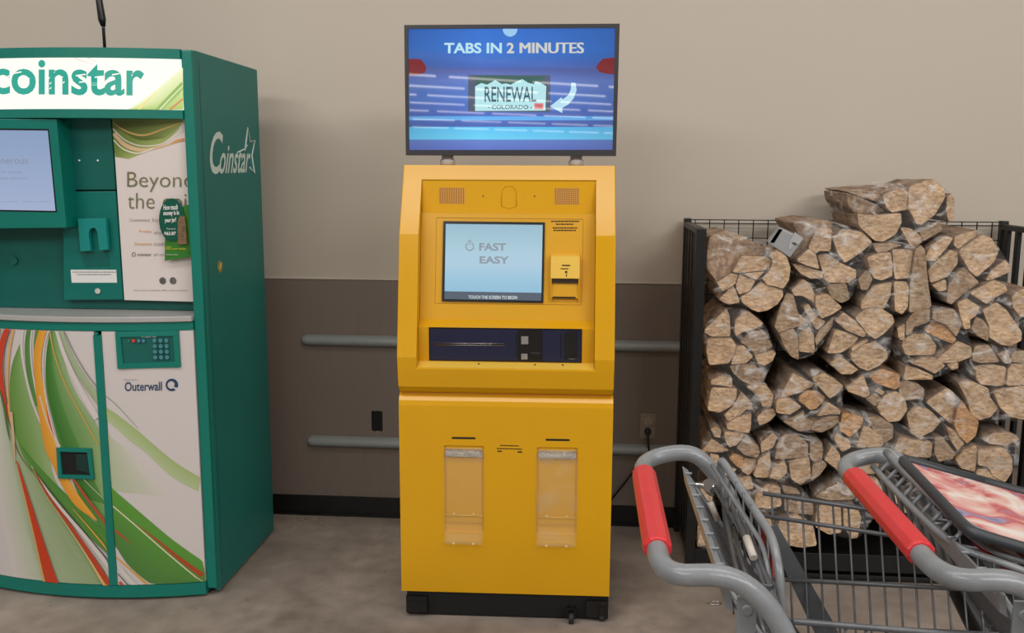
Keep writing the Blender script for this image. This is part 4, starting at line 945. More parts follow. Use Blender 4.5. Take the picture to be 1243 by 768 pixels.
# bundle: (label, depth of front, [(crop, tone, polygon)...])   tone: w pale, g grey bark, o orange, s recessed side
BUN = [
('wide firewood bundle at the top left corner of the pile, under plastic film', 3.43, [
 ('A','w',[(600,545),(660,480),(690,400),(660,345),(720,300),(800,360),(832,450),(820,555),(770,630),(700,608),(640,600)]),
 ('A','w',[(420,700),(500,655),(590,572),(640,605),(765,638),(770,690),(720,760),(640,810),(560,825),(500,800),(430,750)]),
 ('A','w',[(400,510),(470,540),(540,560),(490,650),(400,680),(370,600)]),
 ('A','w',[(440,500),(620,485),(545,555),(480,530)]),
 ('A','w',[(340,495),(400,380),(420,350),(620,360),(675,390),(655,455),(600,480)]),
 ('A','w',[(210,580),(330,503),(390,512),(368,590),(260,655)]),
 ('A','w',[(225,720),(350,600),(385,680),(405,750),(300,760)]),
 ('A','s',[(150,190),(300,140),(430,190),(560,260),(640,300),(610,350),(420,345),(330,490),(215,570),(110,450),(120,280)])]),
('narrow firewood bundle left of centre in the top row, grey plastic box leaning on it', 3.42, [
 ('B','w',[(150,285),(220,120),(345,120),(335,310),(240,310),(215,330)]),
 ('B','w',[(60,370),(150,292),(215,340),(245,465),(150,440),(60,400)]),
 ('B','w',[(15,420),(100,432),(230,475),(270,490),(265,540),(170,545),(90,510)]),
 ('B','w',[(235,350),(310,335),(410,405),(450,425),(550,470),(545,530),(480,578),(300,578)]),
 ('B','g',[(300,600),(470,585),(500,720),(430,752),(340,700)]),
 ('B','w',[(350,190),(480,135),(600,150),(690,240),(600,320),(460,412),(400,330)]),
 ('B','s',[(20,80),(200,50),(330,60),(345,110),(215,115),(140,285),(50,370),(0,380),(100,220)])]),
('firewood bundle perched alone on top of the pile, tilted', 3.46, [
 ('D','w',[(720,150),(900,85),(1000,160),(1010,240),(930,380),(820,468),(780,455),(745,380),(716,340)]),
 ('D','w',[(500,215),(650,158),(712,200),(712,338),(580,365),(530,330),(500,270)]),
 ('D','w',[(280,375),(430,388),(640,370),(648,450),(600,550),(500,610),(430,600),(300,480)]),
 ('D','s',[(190,200),(320,245),(440,300),(500,345),(440,378),(260,366),(205,290)]),
 ('D','w',[(640,490),(730,500),(830,570),(810,620),(740,670)]),
 ('D','g',[(800,520),(970,430),(990,510),(840,605)]),
 ('D','w',[(1030,240),(1070,205),(1095,260),(1095,430),(1050,440),(1025,350)]),
 ('D','s',[(190,185),(500,158),(640,150),(500,205),(480,280),(320,238)])]),
('firewood bundle in the top row with four squarish logs and a tall grey one', 3.41, [
 ('B','g',[(700,255),(860,240),(940,262),(860,292),(800,318),(730,322)]),
 ('B','w',[(640,365),(750,330),(850,325),(862,440),(865,525),(770,560),(700,540)]),
 ('B','w',[(860,300),(980,298),(1060,330),(1070,480),(990,540),(885,552),(870,440)]),
 ('B','w',[(600,740),(700,605),(850,575),(840,680),(790,800),(700,830),(600,800)]),
 ('B','w',[(876,570),(980,575),(1000,620),(990,780),(940,845),(880,815)]),
 ('C','g',[(70,300),(120,265),(150,300),(190,600),(225,790),(35,840),(35,600)]),
 ('B','g',[(570,545),(640,470),(695,545),(650,640),(600,640)])]),
('rounded firewood bundle at the top right, glossy film over its biggest log', 3.42, [
 ('C','w',[(165,360),(220,260),(330,185),(400,200),(330,300),(240,390),(170,395)]),
 ('C','w',[(190,470),(260,395),(370,302),(430,320),(430,420),(350,530),(215,585)]),
 ('C','w',[(410,185),(600,130),(595,185),(440,290),(405,260)]),
 ('C','w',[(435,310),(640,175),(720,200),(760,260),(785,320),(750,405),(600,530),(545,485)]),
 ('C','g',[(360,610),(430,490),(490,455),(612,575),(500,660),(390,765),(350,740)]),
 ('C','w',[(215,600),(340,550),(345,640),(280,655)]),
 ('C','w',[(680,560),(722,475),(840,385),(890,450),(870,490),(750,545)]),
 ('C','w',[(540,665),(740,558),(840,595),(860,650),(740,710),(680,760),(590,700)])]),
('firewood bundle below the top left one, against the left posts', 3.44, [
 ('E','w',[(80,310),(290,135),(318,200),(325,370),(170,375),(90,340)]),
 ('E','w',[(135,392),(335,388),(370,440),(350,530),(310,600),(150,618),(125,500)]),
 ('E','w',[(370,230),(470,150),(605,260),(560,300),(430,333),(380,373),(360,330)]),
 ('E','g',[(412,420),(470,350),(600,312),(683,450),(640,488),(540,522),(485,470)]),
 ('E','w',[(532,532),(640,502),(690,492),(710,512),(680,580),(615,620),(560,600)]),
 ('E','w',[(362,455),(440,450),(520,545),(450,600),(330,606),(350,530)]),
 ('E','g',[(322,622),(530,605),(598,690),(600,770),(500,785),(410,740),(350,680)])]),
('firewood bundle in the second row with a long pointed grey log', 3.42, [
 ('B','w',[(10,640),(110,552),(170,600),(205,690),(205,760),(100,690),(30,690)]),
 ('E','g',[(700,290),(740,150),(800,10),(860,20),(900,180),(965,258),(860,298),(740,340)]),
 ('E','g',[(742,350),(860,303),(900,380),(905,570),(840,540),(780,450)]),
 ('F','w',[(2,340),(85,290),(125,360),(130,510),(0,500)]),
 ('F','w',[(35,125),(80,95),(150,200),(225,248),(150,320),(95,230)]),
 ('F','w',[(140,30),(240,10),(370,130),(272,190),(190,220),(135,110)]),
 ('F','g',[(135,400),(165,325),(290,205),(282,290),(150,450)]),
 ('F','w',[(2,180),(78,238),(20,280),(2,290)])]),
('firewood bundle in the middle of the second row with a scratched round log', 3.40, [
 ('F','w',[(480,215),(560,150),(680,128),(790,192),(805,250),(720,340),(640,392),(580,350)]),
 ('F','w',[(312,240),(380,168),(470,235),(568,345),(540,375),(400,320)]),
 ('F','w',[(262,440),(300,310),(430,345),(510,385),(435,470),(350,513),(240,513)]),
 ('F','w',[(432,510),(540,435),(660,422),(750,500),(755,560),(680,620),(580,662),(505,630),(440,565)]),
 ('F','w',[(262,600),(350,535),(420,590),(498,650),(440,690),(360,690)]),
 ('F','w',[(440,465),(575,392),(592,410),(540,440),(445,502)])]),
('firewood bundle right of centre in the second row, two half-round logs', 3.42, [
 ('G','g',[(0,235),(80,152),(205,137),(198,250),(50,300),(45,350),(0,360)]),
 ('G','o',[(162,330),(222,232),(330,275),(420,390),(390,430),(300,398)]),
 ('G','w',[(-30,390),(60,352),(180,352),(262,450),(250,530),(0,530),(-40,450)]),
 ('G','g',[(222,150),(420,142),(468,230),(470,290),(420,372),(335,270),(222,225)]),
 ('G','w',[(262,560),(440,412),(560,465),(560,545),(440,588),(290,592)]),
 ('G','w',[(42,600),(130,552),(260,552),(328,620),(240,688),(150,640)]),
 ('G','w',[(0,622),(100,645),(222,700),(222,735),(-20,740)]),
 ('G','w',[(342,602),(440,592),(440,640),(390,658)]),
 ('F','w',[(830,300),(900,265),(890,408),(845,390)])]),
('firewood bundle high on the right edge with one big pale log', 3.41, [
 ('G','w',[(440,90),(520,52),(630,125),(590,198),(540,228),(540,300),(490,308),(460,200)]),
 ('G','g',[(592,205),(650,230),(700,300),(698,412),(610,370),(552,300)]),
 ('G','w',[(660,150),(780,88),(860,155),(970,330),(965,400),(880,448),(800,440),(704,375),(712,290)]),
 ('G','w',[(895,30),(980,-30),(1060,-30),(1080,120),(1060,210),(970,205),(905,120)])]),
('firewood bundle at the right edge, row of flat logs over two blocks', 3.42, [
 ('J','w',[(595,30),(700,12),(830,30),(848,70),(825,196),(640,188),(602,140)]),
 ('J','w',[(858,60),(900,12),(1060,10),(1050,185),(845,193)]),
 ('J','w',[(432,160),(560,160),(700,222),(718,300),(788,388),(720,460),(620,488),(545,430),(520,330)]),
 ('J','w',[(745,240),(950,202),(1060,195),(1060,490),(880,458),(800,378)]),
 ('G','g',[(560,575),(580,450),(700,442),(798,588),(640,598)]),
 ('G','g',[(772,522),(840,492),(898,560),(888,598),(830,598)]),
 ('G','g',[(885,505),(1000,490),(1070,588),(905,592)])]),
('firewood bundle low on the right with a curved brown log', 3.43, [
 ('J','w',[(162,330),(340,212),(410,262),(415,400),(390,525),(300,450)]),
 ('J','o',[(425,400),(470,322),(540,422),(622,500),(598,620),(520,688),(450,620),(402,530)]),
 ('J','w',[(0,430),(80,362),(200,402),(298,500),(230,580),(110,638),(40,600)]),
 ('J','w',[(332,530),(420,582),(498,690),(440,748),(380,660)]),
 ('M','g',[(245,345),(300,345),(418,490),(390,538),(280,562),(240,480)])]),
('firewood bundle in the third row with a triangular log beside a round one', 3.41, [
 ('I','w',[(402,210),(540,98),(603,270),(560,298),(420,248)]),
 ('I','w',[(662,370),(720,282),(820,245),(898,300),(918,400),(850,490),(760,500),(692,440)]),
 ('I','o',[(590,110),(700,52),(860,105),(850,208),(810,228),(640,168)]),
 ('I','w',[(645,240),(670,212),(728,250),(700,278)]),
 ('J','g',[(-60,170),(0,150),(100,180),(150,225),(148,298),(0,320),(-60,290)]),
 ('I','g',[(562,305),(640,255),(700,300),(645,370)])]),
('firewood bundle left of centre in the third row, fan of wedge logs', 3.42, [
 ('I','w',[(102,130),(200,82),(290,132),(380,200),(330,260),(265,308)]),
 ('I','o',[(0,280),(70,232),(160,242),(228,300),(150,390),(90,400),(40,352),(0,330)]),
 ('H','w',[(752,288),(850,88),(960,140),(1038,188),(900,258),(800,288)]),
 ('H','w',[(716,305),(830,302),(932,380),(830,443),(712,423)]),
 ('I','w',[(152,458),(240,332),(350,400),(350,438),(240,440)]),
 ('I','g',[(130,500),(230,462),(330,452),(338,500),(280,550),(190,593),(100,570)]),
 ('H','g',[(772,500),(860,460),(950,412),(952,470),(1050,500),(1045,565),(900,580)])]),
('firewood bundle at the left in the third row with a large square log', 3.43, [
 ('H','w',[(160,150),(240,112),(340,132),(343,210),(230,190),(160,185)]),
 ('H','w',[(130,400),(165,212),(380,222),(378,300),(330,370),(230,423)]),
 ('H','w',[(272,440),(350,360),(420,252),(500,330),(520,400),(460,398),(360,480),(300,488)]),
 ('H','w',[(455,200),(620,182),(690,270),(678,368),(600,378),(572,290)]),
 ('H','w',[(552,460),(620,402),(690,392),(713,440),(650,500),(570,530)]),
 ('H','w',[(292,520),(380,462),(505,432),(498,560),(480,598),(300,563)])]),
('firewood bundle low at the left behind the first cart handle', 3.42, [
 ('K','w',[(78,125),(130,60),(170,15),(318,118),(250,130)]),
 ('H','w',[(157,560),(200,537),(248,570),(240,640),(190,628)]),
 ('H','w',[(272,582),(430,602),(438,622),(380,700),(320,718),(282,660)]),
 ('K','g',[(382,90),(460,5),(560,72),(573,130),(550,178),(440,150)]),
 ('K','o',[(312,180),(350,142),(438,165),(430,278),(380,250)]),
 ('K','w',[(442,182),(545,190),(530,270),(480,328),(422,290)]),
 ('K','w',[(150,142),(230,162),(240,240),(380,272),(340,320),(200,330)])]),
('firewood bundle low left of centre, six logs under a grey-faced one', 3.41, [
 ('K','w',[(582,50),(680,-30),(723,0),(690,90),(590,138)]),
 ('K','w',[(522,320),(570,182),(658,132),(668,230),(648,350),(540,343)]),
 ('K','g',[(702,190),(730,60),(780,-20),(900,-10),(983,60),(980,168),(800,188)]),
 ('K','w',[(655,350),(690,250),(780,202),(808,260),(800,308),(740,363)]),
 ('K','w',[(822,212),(900,185),(990,172),(1008,340),(920,408),(842,360)]),
 ('L','g',[(92,50),(190,42),(203,120),(190,198),(130,218),(95,180)]),
 ('L','g',[(115,235),(200,202),(238,240),(170,330),(105,370)])]),
('firewood bundle low in the middle with a dark orange faced log', 3.42, [
 ('I','o',[(342,570),(370,422),(545,460),(540,520),(440,638)]),
 ('I','w',[(482,720),(545,535),(600,550),(700,615),(718,690),(698,713)]),
 ('I','g',[(562,460),(680,452),(798,530),(800,640),(722,688),(640,590)]),
 ('I','w',[(292,640),(330,602),(430,660),(438,720),(360,753)]),
 ('L','w',[(212,190),(280,72),(345,140),(370,330),(300,260)]),
 ('L','w',[(432,230),(560,190),(678,192),(658,310),(560,318),(450,270)]),
 ('M','w',[(-100,470),(-60,345),(60,372),(222,398),(210,528),(60,518)])]),
('firewood bundle at the bottom right corner of the rack with a big half-round log', 3.43, [
 ('M','w',[(662,370),(740,312),(880,312),(968,370),(860,423),(700,410)]),
 ('M','w',[(417,540),(480,462),(590,418),(603,500),(590,650),(470,618)]),
 ('M','w',[(604,452),(820,438),(898,530),(905,640),(850,738),(745,690),(692,600),(610,590)]),
 ('M','w',[(590,660),(606,622),(690,620),(740,692),(845,745),(740,748)])]),
('small firewood bundle at the bottom left of the rack, seen through the first cart', 3.44, [
 ('N','w',[(98,338),(108,230),(150,245),(162,340)]),
 ('N','w',[(112,50),(180,60),(182,112),(130,110)]),
 ('K','w',[(142,620),(172,582),(205,620),(205,740),(150,760)]),
 ('P','w',[(846,660),(852,630),(870,650),(880,664)])]),
('bottom firewood bundle behind the first cart basket, blocky logs over a half-round', 3.43, [
 ('N','w',[(390,145),(400,72),(460,27),(518,42),(528,140),(470,153)]),
 ('N','w',[(490,298),(520,212),(600,182),(680,232),(698,330),(620,343),(520,323)]),
 ('N','w',[(385,172),(470,190),(480,240),(460,245),(420,240)]),
 ('N','g',[(540,102),(680,112),(685,183),(600,178),(545,165)]),
 ('K','w',[(362,350),(500,332),(523,440),(440,450),(380,420)]),
 ('N','g',[(525,32),(600,50),(620,80),(540,76)]),
 ('N','w',[(440,252),(488,270),(494,335),(450,335)])]),
('bottom firewood bundle right of the half-round one, split down the middle', 3.42, [
 ('N','w',[(692,240),(700,152),(740,122),(820,132),(824,270),(760,280)]),
 ('N','w',[(830,140),(900,142),(923,200),(905,298),(872,300),(832,230)]),
 ('N','g',[(692,90),(740,50),(800,22),(900,60),(890,108),(760,110)]),
 ('L','w',[(492,310),(650,342),(718,450),(718,560),(600,470)])]),
('firewood bundle at the bottom behind the second cart handle', 3.44, [
 ('L','w',[(772,462),(900,482),(918,560),(782,568)]),
 ('L','w',[(812,602),(978,622),(1000,678),(850,650)]),
 ('P','w',[(1112,618),(1126,612),(1145,660),(1128,655)]),
 ('P','w',[(1120,662),(1150,664),(1152,676),(1122,676)])]),
]
def chaikin(P, w=.2):
    out = []
    for i in range(len(P)):
        a = P[i]; b = P[(i+1) % len(P)]; out += [a.lerp(b, w), a.lerp(b, 1-w)]
    return out
TONE = dict(w=(.97, .96, .96), g=(.66, .66, .68), o=(1.0, .80, .60), s=(.95, .93, .92))
def hull2(P):
    P = sorted(set((round(p.x, 5), round(p.z, 5)) for p in P))
    def half(Q):
        h = []
        for q in Q:
            while len(h) > 1 and (h[-1][0]-h[-2][0])*(q[1]-h[-2][1])-(h[-1][1]-h[-2][1])*(q[0]-h[-2][0]) <= 0: h.pop()
            h.append(q)
        return h[:-1]
    return half(P)+half(P[::-1])
for bi, (lab, fy_, logs) in enumerate(BUN):
    rn = random.Random(100+bi); allp = []; built = []
    for (cid, tone, poly) in logs:
        ox, oy, s = CROP[cid]; y = fy_+rn.uniform(-.012, .014)+(.04 if tone == 's' else 0)
        P = [aty(ox+x/s, oy+yy/s, y) for x, yy in poly]
        for p in P: p.x = max(p.x, .444)
        if min(p.z for p in P) < .115:
            for p in P: p.z = max(p.z, .115)
        allp += P; built.append((P, tone, y))
    cxm = sum(p.x for p in allp)/len(allp); zmin = min(p.z for p in allp)
    root = thing('firewood_bundle', lab, 'firewood', (cxm, fy_+.18, zmin), 'plastic-wrapped firewood bundles in the black rack')
    for P, tone, y in built:
        c = sum(P, Vector())/len(P); P = [c+(p-c)*1.03 for p in P]
        Q = chaikin(P, .09); n = len(Q)
        tx, tz = rn.uniform(-.12, .12), rn.uniform(-.12, .12)
        def front(p, k): return Vector((c.x+(p.x-c.x)*k, p.y+tx*(p.x-c.x)+tz*(p.z-c.z)+rn.uniform(-.0012, .0012), c.z+(p.z-c.z)*k))
        dep = rn.uniform(.34, .39); tw = rn.uniform(.88, 1.0); sx_, sz_ = rn.uniform(-.008, .008), rn.uniform(-.008, .008)
        r0 = [front(p, .55) - Vector((0, rn.uniform(0, .003), 0)) for p in Q]; r1 = [front(p, .975) for p in Q]; r2 = [front(p, 1.0)+Vector((0, .004, 0)) for p in Q]
        r3 = [Vector((c.x+(p.x-c.x)*(.5+.5*tw)+sx_*.5+rn.uniform(-.002, .002), p.y+dep*.5, c.z+(p.z-c.z)*(.5+.5*tw)+sz_*.5+rn.uniform(-.002, .002))) for p in Q]
        r4 = [Vector((c.x+(p.x-c.x)*tw+sx_, min(p.y+dep, 3.895), c.z+(p.z-c.z)*tw+sz_)) for p in Q]
        cc_ = sum(r0, Vector())/n
        vs = [cc_]+r0+r1+r2+r3+r4; mb = MB(); off = lambda k: 1+k*n
        fs = [(0, off(0)+(i+1) % n, off(0)+i) for i in range(n)]
        fs += [(off(0)+i, off(0)+(i+1) % n, off(1)+(i+1) % n, off(1)+i) for i in range(n)]
        vs = [v - Vector((c.x, c.y, c.z)) for v in vs]
        mb.add(vs, fs); mb.cur = 1
        mb.f += [[off(k)+i, off(k)+(i+1) % n, off(k+1)+(i+1) % n, off(k+1)+i] for k in (1, 2, 3) for i in range(n)]+[[off(4)+i for i in range(n)]]
        mb.mi += [1 if tone != 's' else 1]*(3*n+1); mb.sm += [False]*(3*n+1)
        lo = mb.build('log', [WEND if tone != 's' else WSIDE, WSIDE], root)
        lo.location = c
        t = TONE[tone]; j = rn.uniform(.93, 1.06); wm = rn.uniform(-.04, .03)
        lo.color = (min(1, t[0]*j), min(1, t[1]*j*(1+wm*.4)), min(1, t[2]*j*(1+wm)), 1)
    # stretch film: crumpled sheet over the ends, pulled back round the bundle
    H_ = hull2(allp); hc = Vector((sum(p[0] for p in H_)/len(H_), 0, sum(p[1] for p in H_)/len(H_)))
    H3 = [Vector((p[0], 0, p[1])) for p in H_]
    per = [(H3[(i+1) % len(H3)]-H3[i]).length for i in range(len(H3))]; tot = sum(per); NR = 40; ring = []
    for k in range(NR):
        s_ = tot*k/NR; i = 0
        while s_ > per[i]: s_ -= per[i]; i += 1
        ring.append(H3[i].lerp(H3[(i+1) % len(H3)], s_/per[i]))
    ring = [ring[k]*.6+ring[(k+1) % NR]*.2+ring[k-1]*.2 for k in range(NR)]
    ring = [hc+(p-hc)*(1+.004/max((p-hc).length, .02)) for p in ring]
    vs = []; levels = [(.12, -.018), (.4, -.018), (.7, -.016), (.9, -.010), (1.0, .004), (1.01, .06), (1.005, .18), (1.0, .34)]
    for li, (k, dy) in enumerate(levels):
        for p in ring:
            q = hc+(p-hc)*k; nz_ = rn.uniform(-.004, .005) if li < 4 else rn.uniform(-.002, .001)
            vs.append((max(.440, q.x+(rn.uniform(-.003, .003) if li > 3 else 0)), fy_+dy+nz_, max(q.z, .114)))
    fs = [(l*NR+i, l*NR+(i+1) % NR, (l+1)*NR+(i+1) % NR, (l+1)*NR+i) for l in range(len(levels)-1) for i in range(NR)]+[tuple(range(NR))]
    mb = MB(); mb.add(vs, fs, smooth=True); tag(mb.build('plastic_wrap', WRAP, root), 'clear crumpled stretch film')
# light grey plastic box lodged between bundles
q = [(641, 240), (745, 116), (952, 205), (832, 370)]
P = [aty(840+x/6.98, 260+y/6.98, 3.415) for x, y in q]
gb = thing('grey_plastic_box', 'small light grey plastic box with a dark slot, tilted on the firewood', 'plastic box', sum(P, Vector())/4)
mb = MB(); mb.hexa(P, [p+Vector((.004, .05, .004)) for p in P]); mb.build('case', TAGG, gb, bevel=.005)
def bq(pts, th, m, nm, off=.001):
    Q = [aty(840+x/6.98, 260+y/6.98, 3.415-off) for x, y in pts]; mb = MB(); mb.prism(Q, Vector((0, .001, 0))-Vector((0, th, 0))); mb.build(nm, m, gb)
bq([(662, 236), (738, 124), (768, 128), (694, 245)], .001, BLKM, 'slot', .0012)
bq([(830, 222), (872, 150), (945, 205), (900, 252), (862, 236), (848, 290), (812, 300)], .002, mat('paler_grey_plastic', (168, 170, 172), .4), 'raised_catch', .001)
bq([(850, 236), (898, 254), (892, 262), (846, 246)], .001, DGREY, 'catch_gap', .0035)

# ================================================================== SHOPPING CARTS
def seg(mb, a, b, r=.0024, n=6): mb.tube([a, b], r, n)
def build_cart(dx, dyy, label, advert):
    O = Vector((dx, dyy, 0)); root = thing('shopping_cart', label, 'shopping cart', Vector((.62, 1.51, 0))+O, 'shopping carts nested in a line')
    M = Matrix.Translation(O)
    YN, YF = 1.232, 1.79
    ht = [(.42, YF-.01, .62), (.335, YF, .78), (.300, YF, .90), (.262, YF, .962), (.212, YF, 1.012), (.112, YF-.006, .988), (.112, YN-.004, .995), (.205, YN, 1.003), (.262, YN, .958), (.300, YN, .885), (.345, YN, .76), (.42, YN+.01, .60)]
    mb = MB(M); mb.tube(roundpoly(ht, .075, 6), .0158, 14); mb.build('handle_tube', TUBE, root)
    mb = MB(M)
    oct_ = []
    for k in range(10):
        a = 2*pi*k/10+.3; oct_.append((.0225*cos(a), .0205*sin(a)))
    vs = []; fs = []
    ys = [(1.325, .86), (1.330, 1), (1.672, 1), (1.678, .86)]
    for y, s in ys: vs += [(.1125+a*s, y, .995+b*s) for a, b in oct_]
    for i in range(3): fs += [(i*10+k, i*10+(k+1) % 10, (i+1)*10+(k+1) % 10, (i+1)*10+k) for k in range(10)]
    fs += [tuple(range(10)), tuple(range(30, 40))]
    mb.add(vs, fs); mb.build('red_grip', RED, root, bevel=.002)
    # posts down to the base, lower frame and casters
    mb = MB(M)
    for y in (YN+.01, YF-.01): mb.tube(smoothpath([(.42, y, .62), (.40, y, .45), (.30, y, .25), (.26, y, .17)], 4), .015, 10)
    mb.tube(smoothpath([(.26, YN+.01, .17), (.7, YN+.06, .17), (1.12, 1.40, .17), (1.14, 1.51, .17), (1.12, 1.62, .17), (.7, YF-.06, .17), (.26, YF-.01, .17)], 5), .014, 10)
    mb.tube([(.5, YN+.04, .17), (.5, YF-.04, .17)], .01, 8); mb.tube([(.9, YN+.1, .17), (.9, YF-.1, .17)], .01, 8)
    mb.build('lower_frame', TUBE, root)
    for (x, y) in ((.28, YN+.02), (.28, YF-.02), (1.08, 1.40), (1.08, 1.62)):
        mb = MB(M); mb.tube([(x-.0, y-.014, .062), (x, y+.014, .062)], .062, 18); w = mb.build('caster_wheel', RUB, root)
        mb = MB(M); mb.box((x-.015, y-.022, .05), (x+.015, y-.017, .155)); mb.box((x-.015, y+.017, .05), (x+.015, y+.022, .155)); mb.box((x-.015, y-.022, .15), (x+.015, y+.022, .158)); mb.build('caster_fork', WIRED, w)
    # basket
    def top(x): return .925-(x-.36)*.106
    def yn(x, z): return YN+.015+(x-.36)*.10+(.93-z)*.30
    def yf(x, z): return YF-.0-(x-.36)*.02-(.93-z)*.42
    xe = 1.20; ZB_ = .50
    for side, fyy in (('far', yf), ('near', yn)):
        mb = MB(M); x = .372
        while x < xe:
            t = top(x); mb.tube([(x, fyy(x, t), t), (x+.002, fyy(x, (t+ZB_)/2), (t+ZB_)/2), (x+.004, fyy(x, ZB_), ZB_)], .0021, 6); x += .0292
        for zo in (.222, .30, .37): mb.tube([(.37, fyy(.37, .925-zo), .925-zo), (xe, fyy(xe, .925-zo), .925-zo)], .0024, 6)
        p = mb.build('basket_side_wires', WIRE, root); p['kind'] = 'stuff'
        for zo, rr_ in ((0, .0048), (.040, .0044), (.150, .0046)):
            xs0 = .355 if side == 'far' else .295; ta = top(xs0)-zo; tb = top(xe)-zo if zo < .1 else ta-.004
            mb = MB(M); mb.tube([(xs0, fyy(xs0, ta), ta), (xe, fyy(xe, tb), tb)], rr_, 8); mb.build('basket_rail', WIRE, root)
    mb = MB(M)
    y = yn(xe, ZB_)
    while y < yf(xe, ZB_): mb.tube([(.40, y, ZB_), (xe, y, ZB_), (xe+.01, y, top(xe))], .0021, 6); y += .03
    x = .40
    while x < xe: mb.tube([(x, yn(x, ZB_), ZB_), (x, yf(x, ZB_), ZB_)], .0021, 6); x += .06
    mb.build('basket_floor_and_nose', WIRE, root)['kind'] = 'stuff'
    # flat angled struts of the frame seen through the side
    for y in (YF-.05, YN+.06):
        mb = MB(M); a = Vector((.352, y, .872)); b = Vector((.448, y-.03*(1 if y > 1.5 else -1), .68)); c_ = Vector((.62, y-.1*(1 if y > 1.5 else -1), .30))
        w = Vector((.040, 0, .012))
        mb.hexa([a, a+w*.6, b+w, b], [v+Vector((0, .004, 0)) for v in (a, a+w*.6, b+w, b)]); mb.hexa([b, b+w, c_+w, c_], [v+Vector((0, .004, 0)) for v in (b, b+w, c_+w, c_)])
        mb.build('frame_strut', mat('cart_mid_frame', (92, 96, 100), .4, metal=.1, noise=.12, nscale=12), root)
    # rear gate: top channel with wire stubs, hanging wires
    ga = Vector((.197, 1.752, .985)); gb_ = Vector((.208, 1.272, .962)); gl = Vector((.30, 0, -.42))
    mb = MB(M); w = Vector((.006, 0, -.004)); mb.hexa([ga-w, ga+w, gb_+w, gb_-w], [v+Vector((.006, 0, -.034)) for v in (ga-w, ga+w, gb_+w, gb_-w)]); g = mb.build('rear_gate_bar', TUBE, root, bevel=.0015)
    mb = MB(M)
    for k in range(9):
        p = ga.lerp(gb_, (k+.7)/9); mb.tube([p+Vector((-.007, 0, .003)), p+Vector((.008, 0, .003))], .0028, 6)
    mb.build('wire_stubs', TUBE, g)['kind'] = 'stuff'
    mb = MB(M)
    for k in range(15):
        p = ga.lerp(gb_, (k+.5)/15)+Vector((.004, 0, -.01)); mb.tube([p, p+Vector((.03, 0, -.05)), p+gl*.9], .0022, 6)
    for t in (.25, .55, .9): mb.tube([ga+gl*t+Vector((.01, -.02, 0)), gb_+gl*t+Vector((.01, .02, 0))], .003, 6)
    mb.build('rear_gate_wires', WIRE, root)['kind'] = 'stuff'
    for y in (ga.y-.006, gb_.y+.012):
        mb = MB(M); p = Vector((.203, y, .965)); mb.tube([p, p+gl*.5, p+gl], .0065, 8); mb.build('gate_side_rod', TUBE, root)
    # hinge clips
    for y, z in ((1.70, .935),):
        mb = MB(M); mb.tube([(.240, y, z), (.256, y, z-.035)], .0058, 10); mb.build('hinge_sleeve', OFFW, root)
    mb = MB(M); mb.tube([(.20, 1.745, .955), (.245, 1.748, .95), (.275, 1.775, .93)], .006, 8); mb.tube([(.24, 1.74, .958), (.252, 1.752, .94)], .013, 10); mb.build('hinge_pin', CHROME, root)
    # plastic collar where the frame meets the tube
    mb = MB(M); mb.tube([(.312, YF, .868), (.322, YF, .835)], .0205, 14); mb.build('tube_collar', BLKP, root)
    mb = MB(M); mb.tube([(.322, YF-.004, .832), (.348, YF-.01, .74), (.42, YF-.02, .6)], .0135, 10); mb.build('black_post', BLK, root)
    # near bracket
    mb = MB(M); mb.box((.222, YN+.03, .70), (.250, YN+.036, .955)); mb.tube([(.236, YN+.026, .935), (.236, YN+.04, .935)], .008, 10); mb.build('side_bracket', TUBE, root, bevel=.002)
    # child seat
    if not advert:
        loop = [aty(884, 640, 1.74)]+[aty(*q) for q in ((873, 553, 1.745), (905, 602, 1.62), (937, 650, 1.48), (946, 690, 1.43), (950, 745, 1.42), (958, 800, 1.41))]
        mb = MB(M); mb.tube(roundpoly(loop, .03), .0075, 10); mb.build('seat_back_frame', TUBE, root)
        l2 = [p+Vector((-.012, .004, -.020)) for p in loop[1:]]
        mb = MB(M); mb.tube(roundpoly(l2, .03), .0045, 8); mb.build('seat_back_rod', TUBE, root)
        mb = MB(M)
        for k in range(7):
            t = (k+.5)/7; a = loop[1].lerp(loop[3], t); mb.tube([a, a+Vector((.004, -.01, -.10)), a+Vector((.03, -.02, -.30))], .0024, 6)
        for t in (.06, .12): mb.tube([loop[1]+Vector((-.01, 0, -t)), loop[3]+Vector((-.012, 0, -t)), loop[5]+Vector((-.014, 0, -t))], .003, 6)
        mb.build('seat_back_wires', WIRE, root)['kind'] = 'stuff'
        fl = [aty(922, 622, 1.62), aty(936, 655, 1.52), aty(938, 700, 1.46), aty(924, 668, 1.56)]
        mb = MB(M); mb.prism(fl, Vector((.004, 0, 0))); mb.build('seat_flap', DRED, root)
        for (q0, q1, q2) in (((884, 605, 1.72), (912, 668, 1.50), (940, 745, 1.36)), ((891, 612, 1.70), (920, 676, 1.48), (948, 750, 1.35)), ((898, 618, 1.70), (928, 690, 1.46), (952, 758, 1.34)), ((880, 618, 1.70), (896, 700, 1.44), (915, 770, 1.30)), ((889, 640, 1.66), (906, 700, 1.44), (930, 775, 1.30))):
            mb = MB(M); mb.tube(smoothpath([aty(*q0), aty(*q1), aty(*q2)], 3), .0042, 8); mb.build('folded_seat_rod', WIRE, root)
        mb = MB(M); a = aty(906, 652, 1.50); b = aty(915, 677, 1.46); mb.tube([a, b], .0068, 10); mb.build('rod_sleeve', OFFW, root)
        mb = MB(M)
        for k in range(3): a = aty(914, 709+k*5, 1.43); b = aty(938, 711+k*4, 1.40); mb.tube([a, b, b+Vector((-.004, 0, -.006))], .0026, 6)
        mb.build('wire_hooks', WIRE, root)['kind'] = 'stuff'
    else:
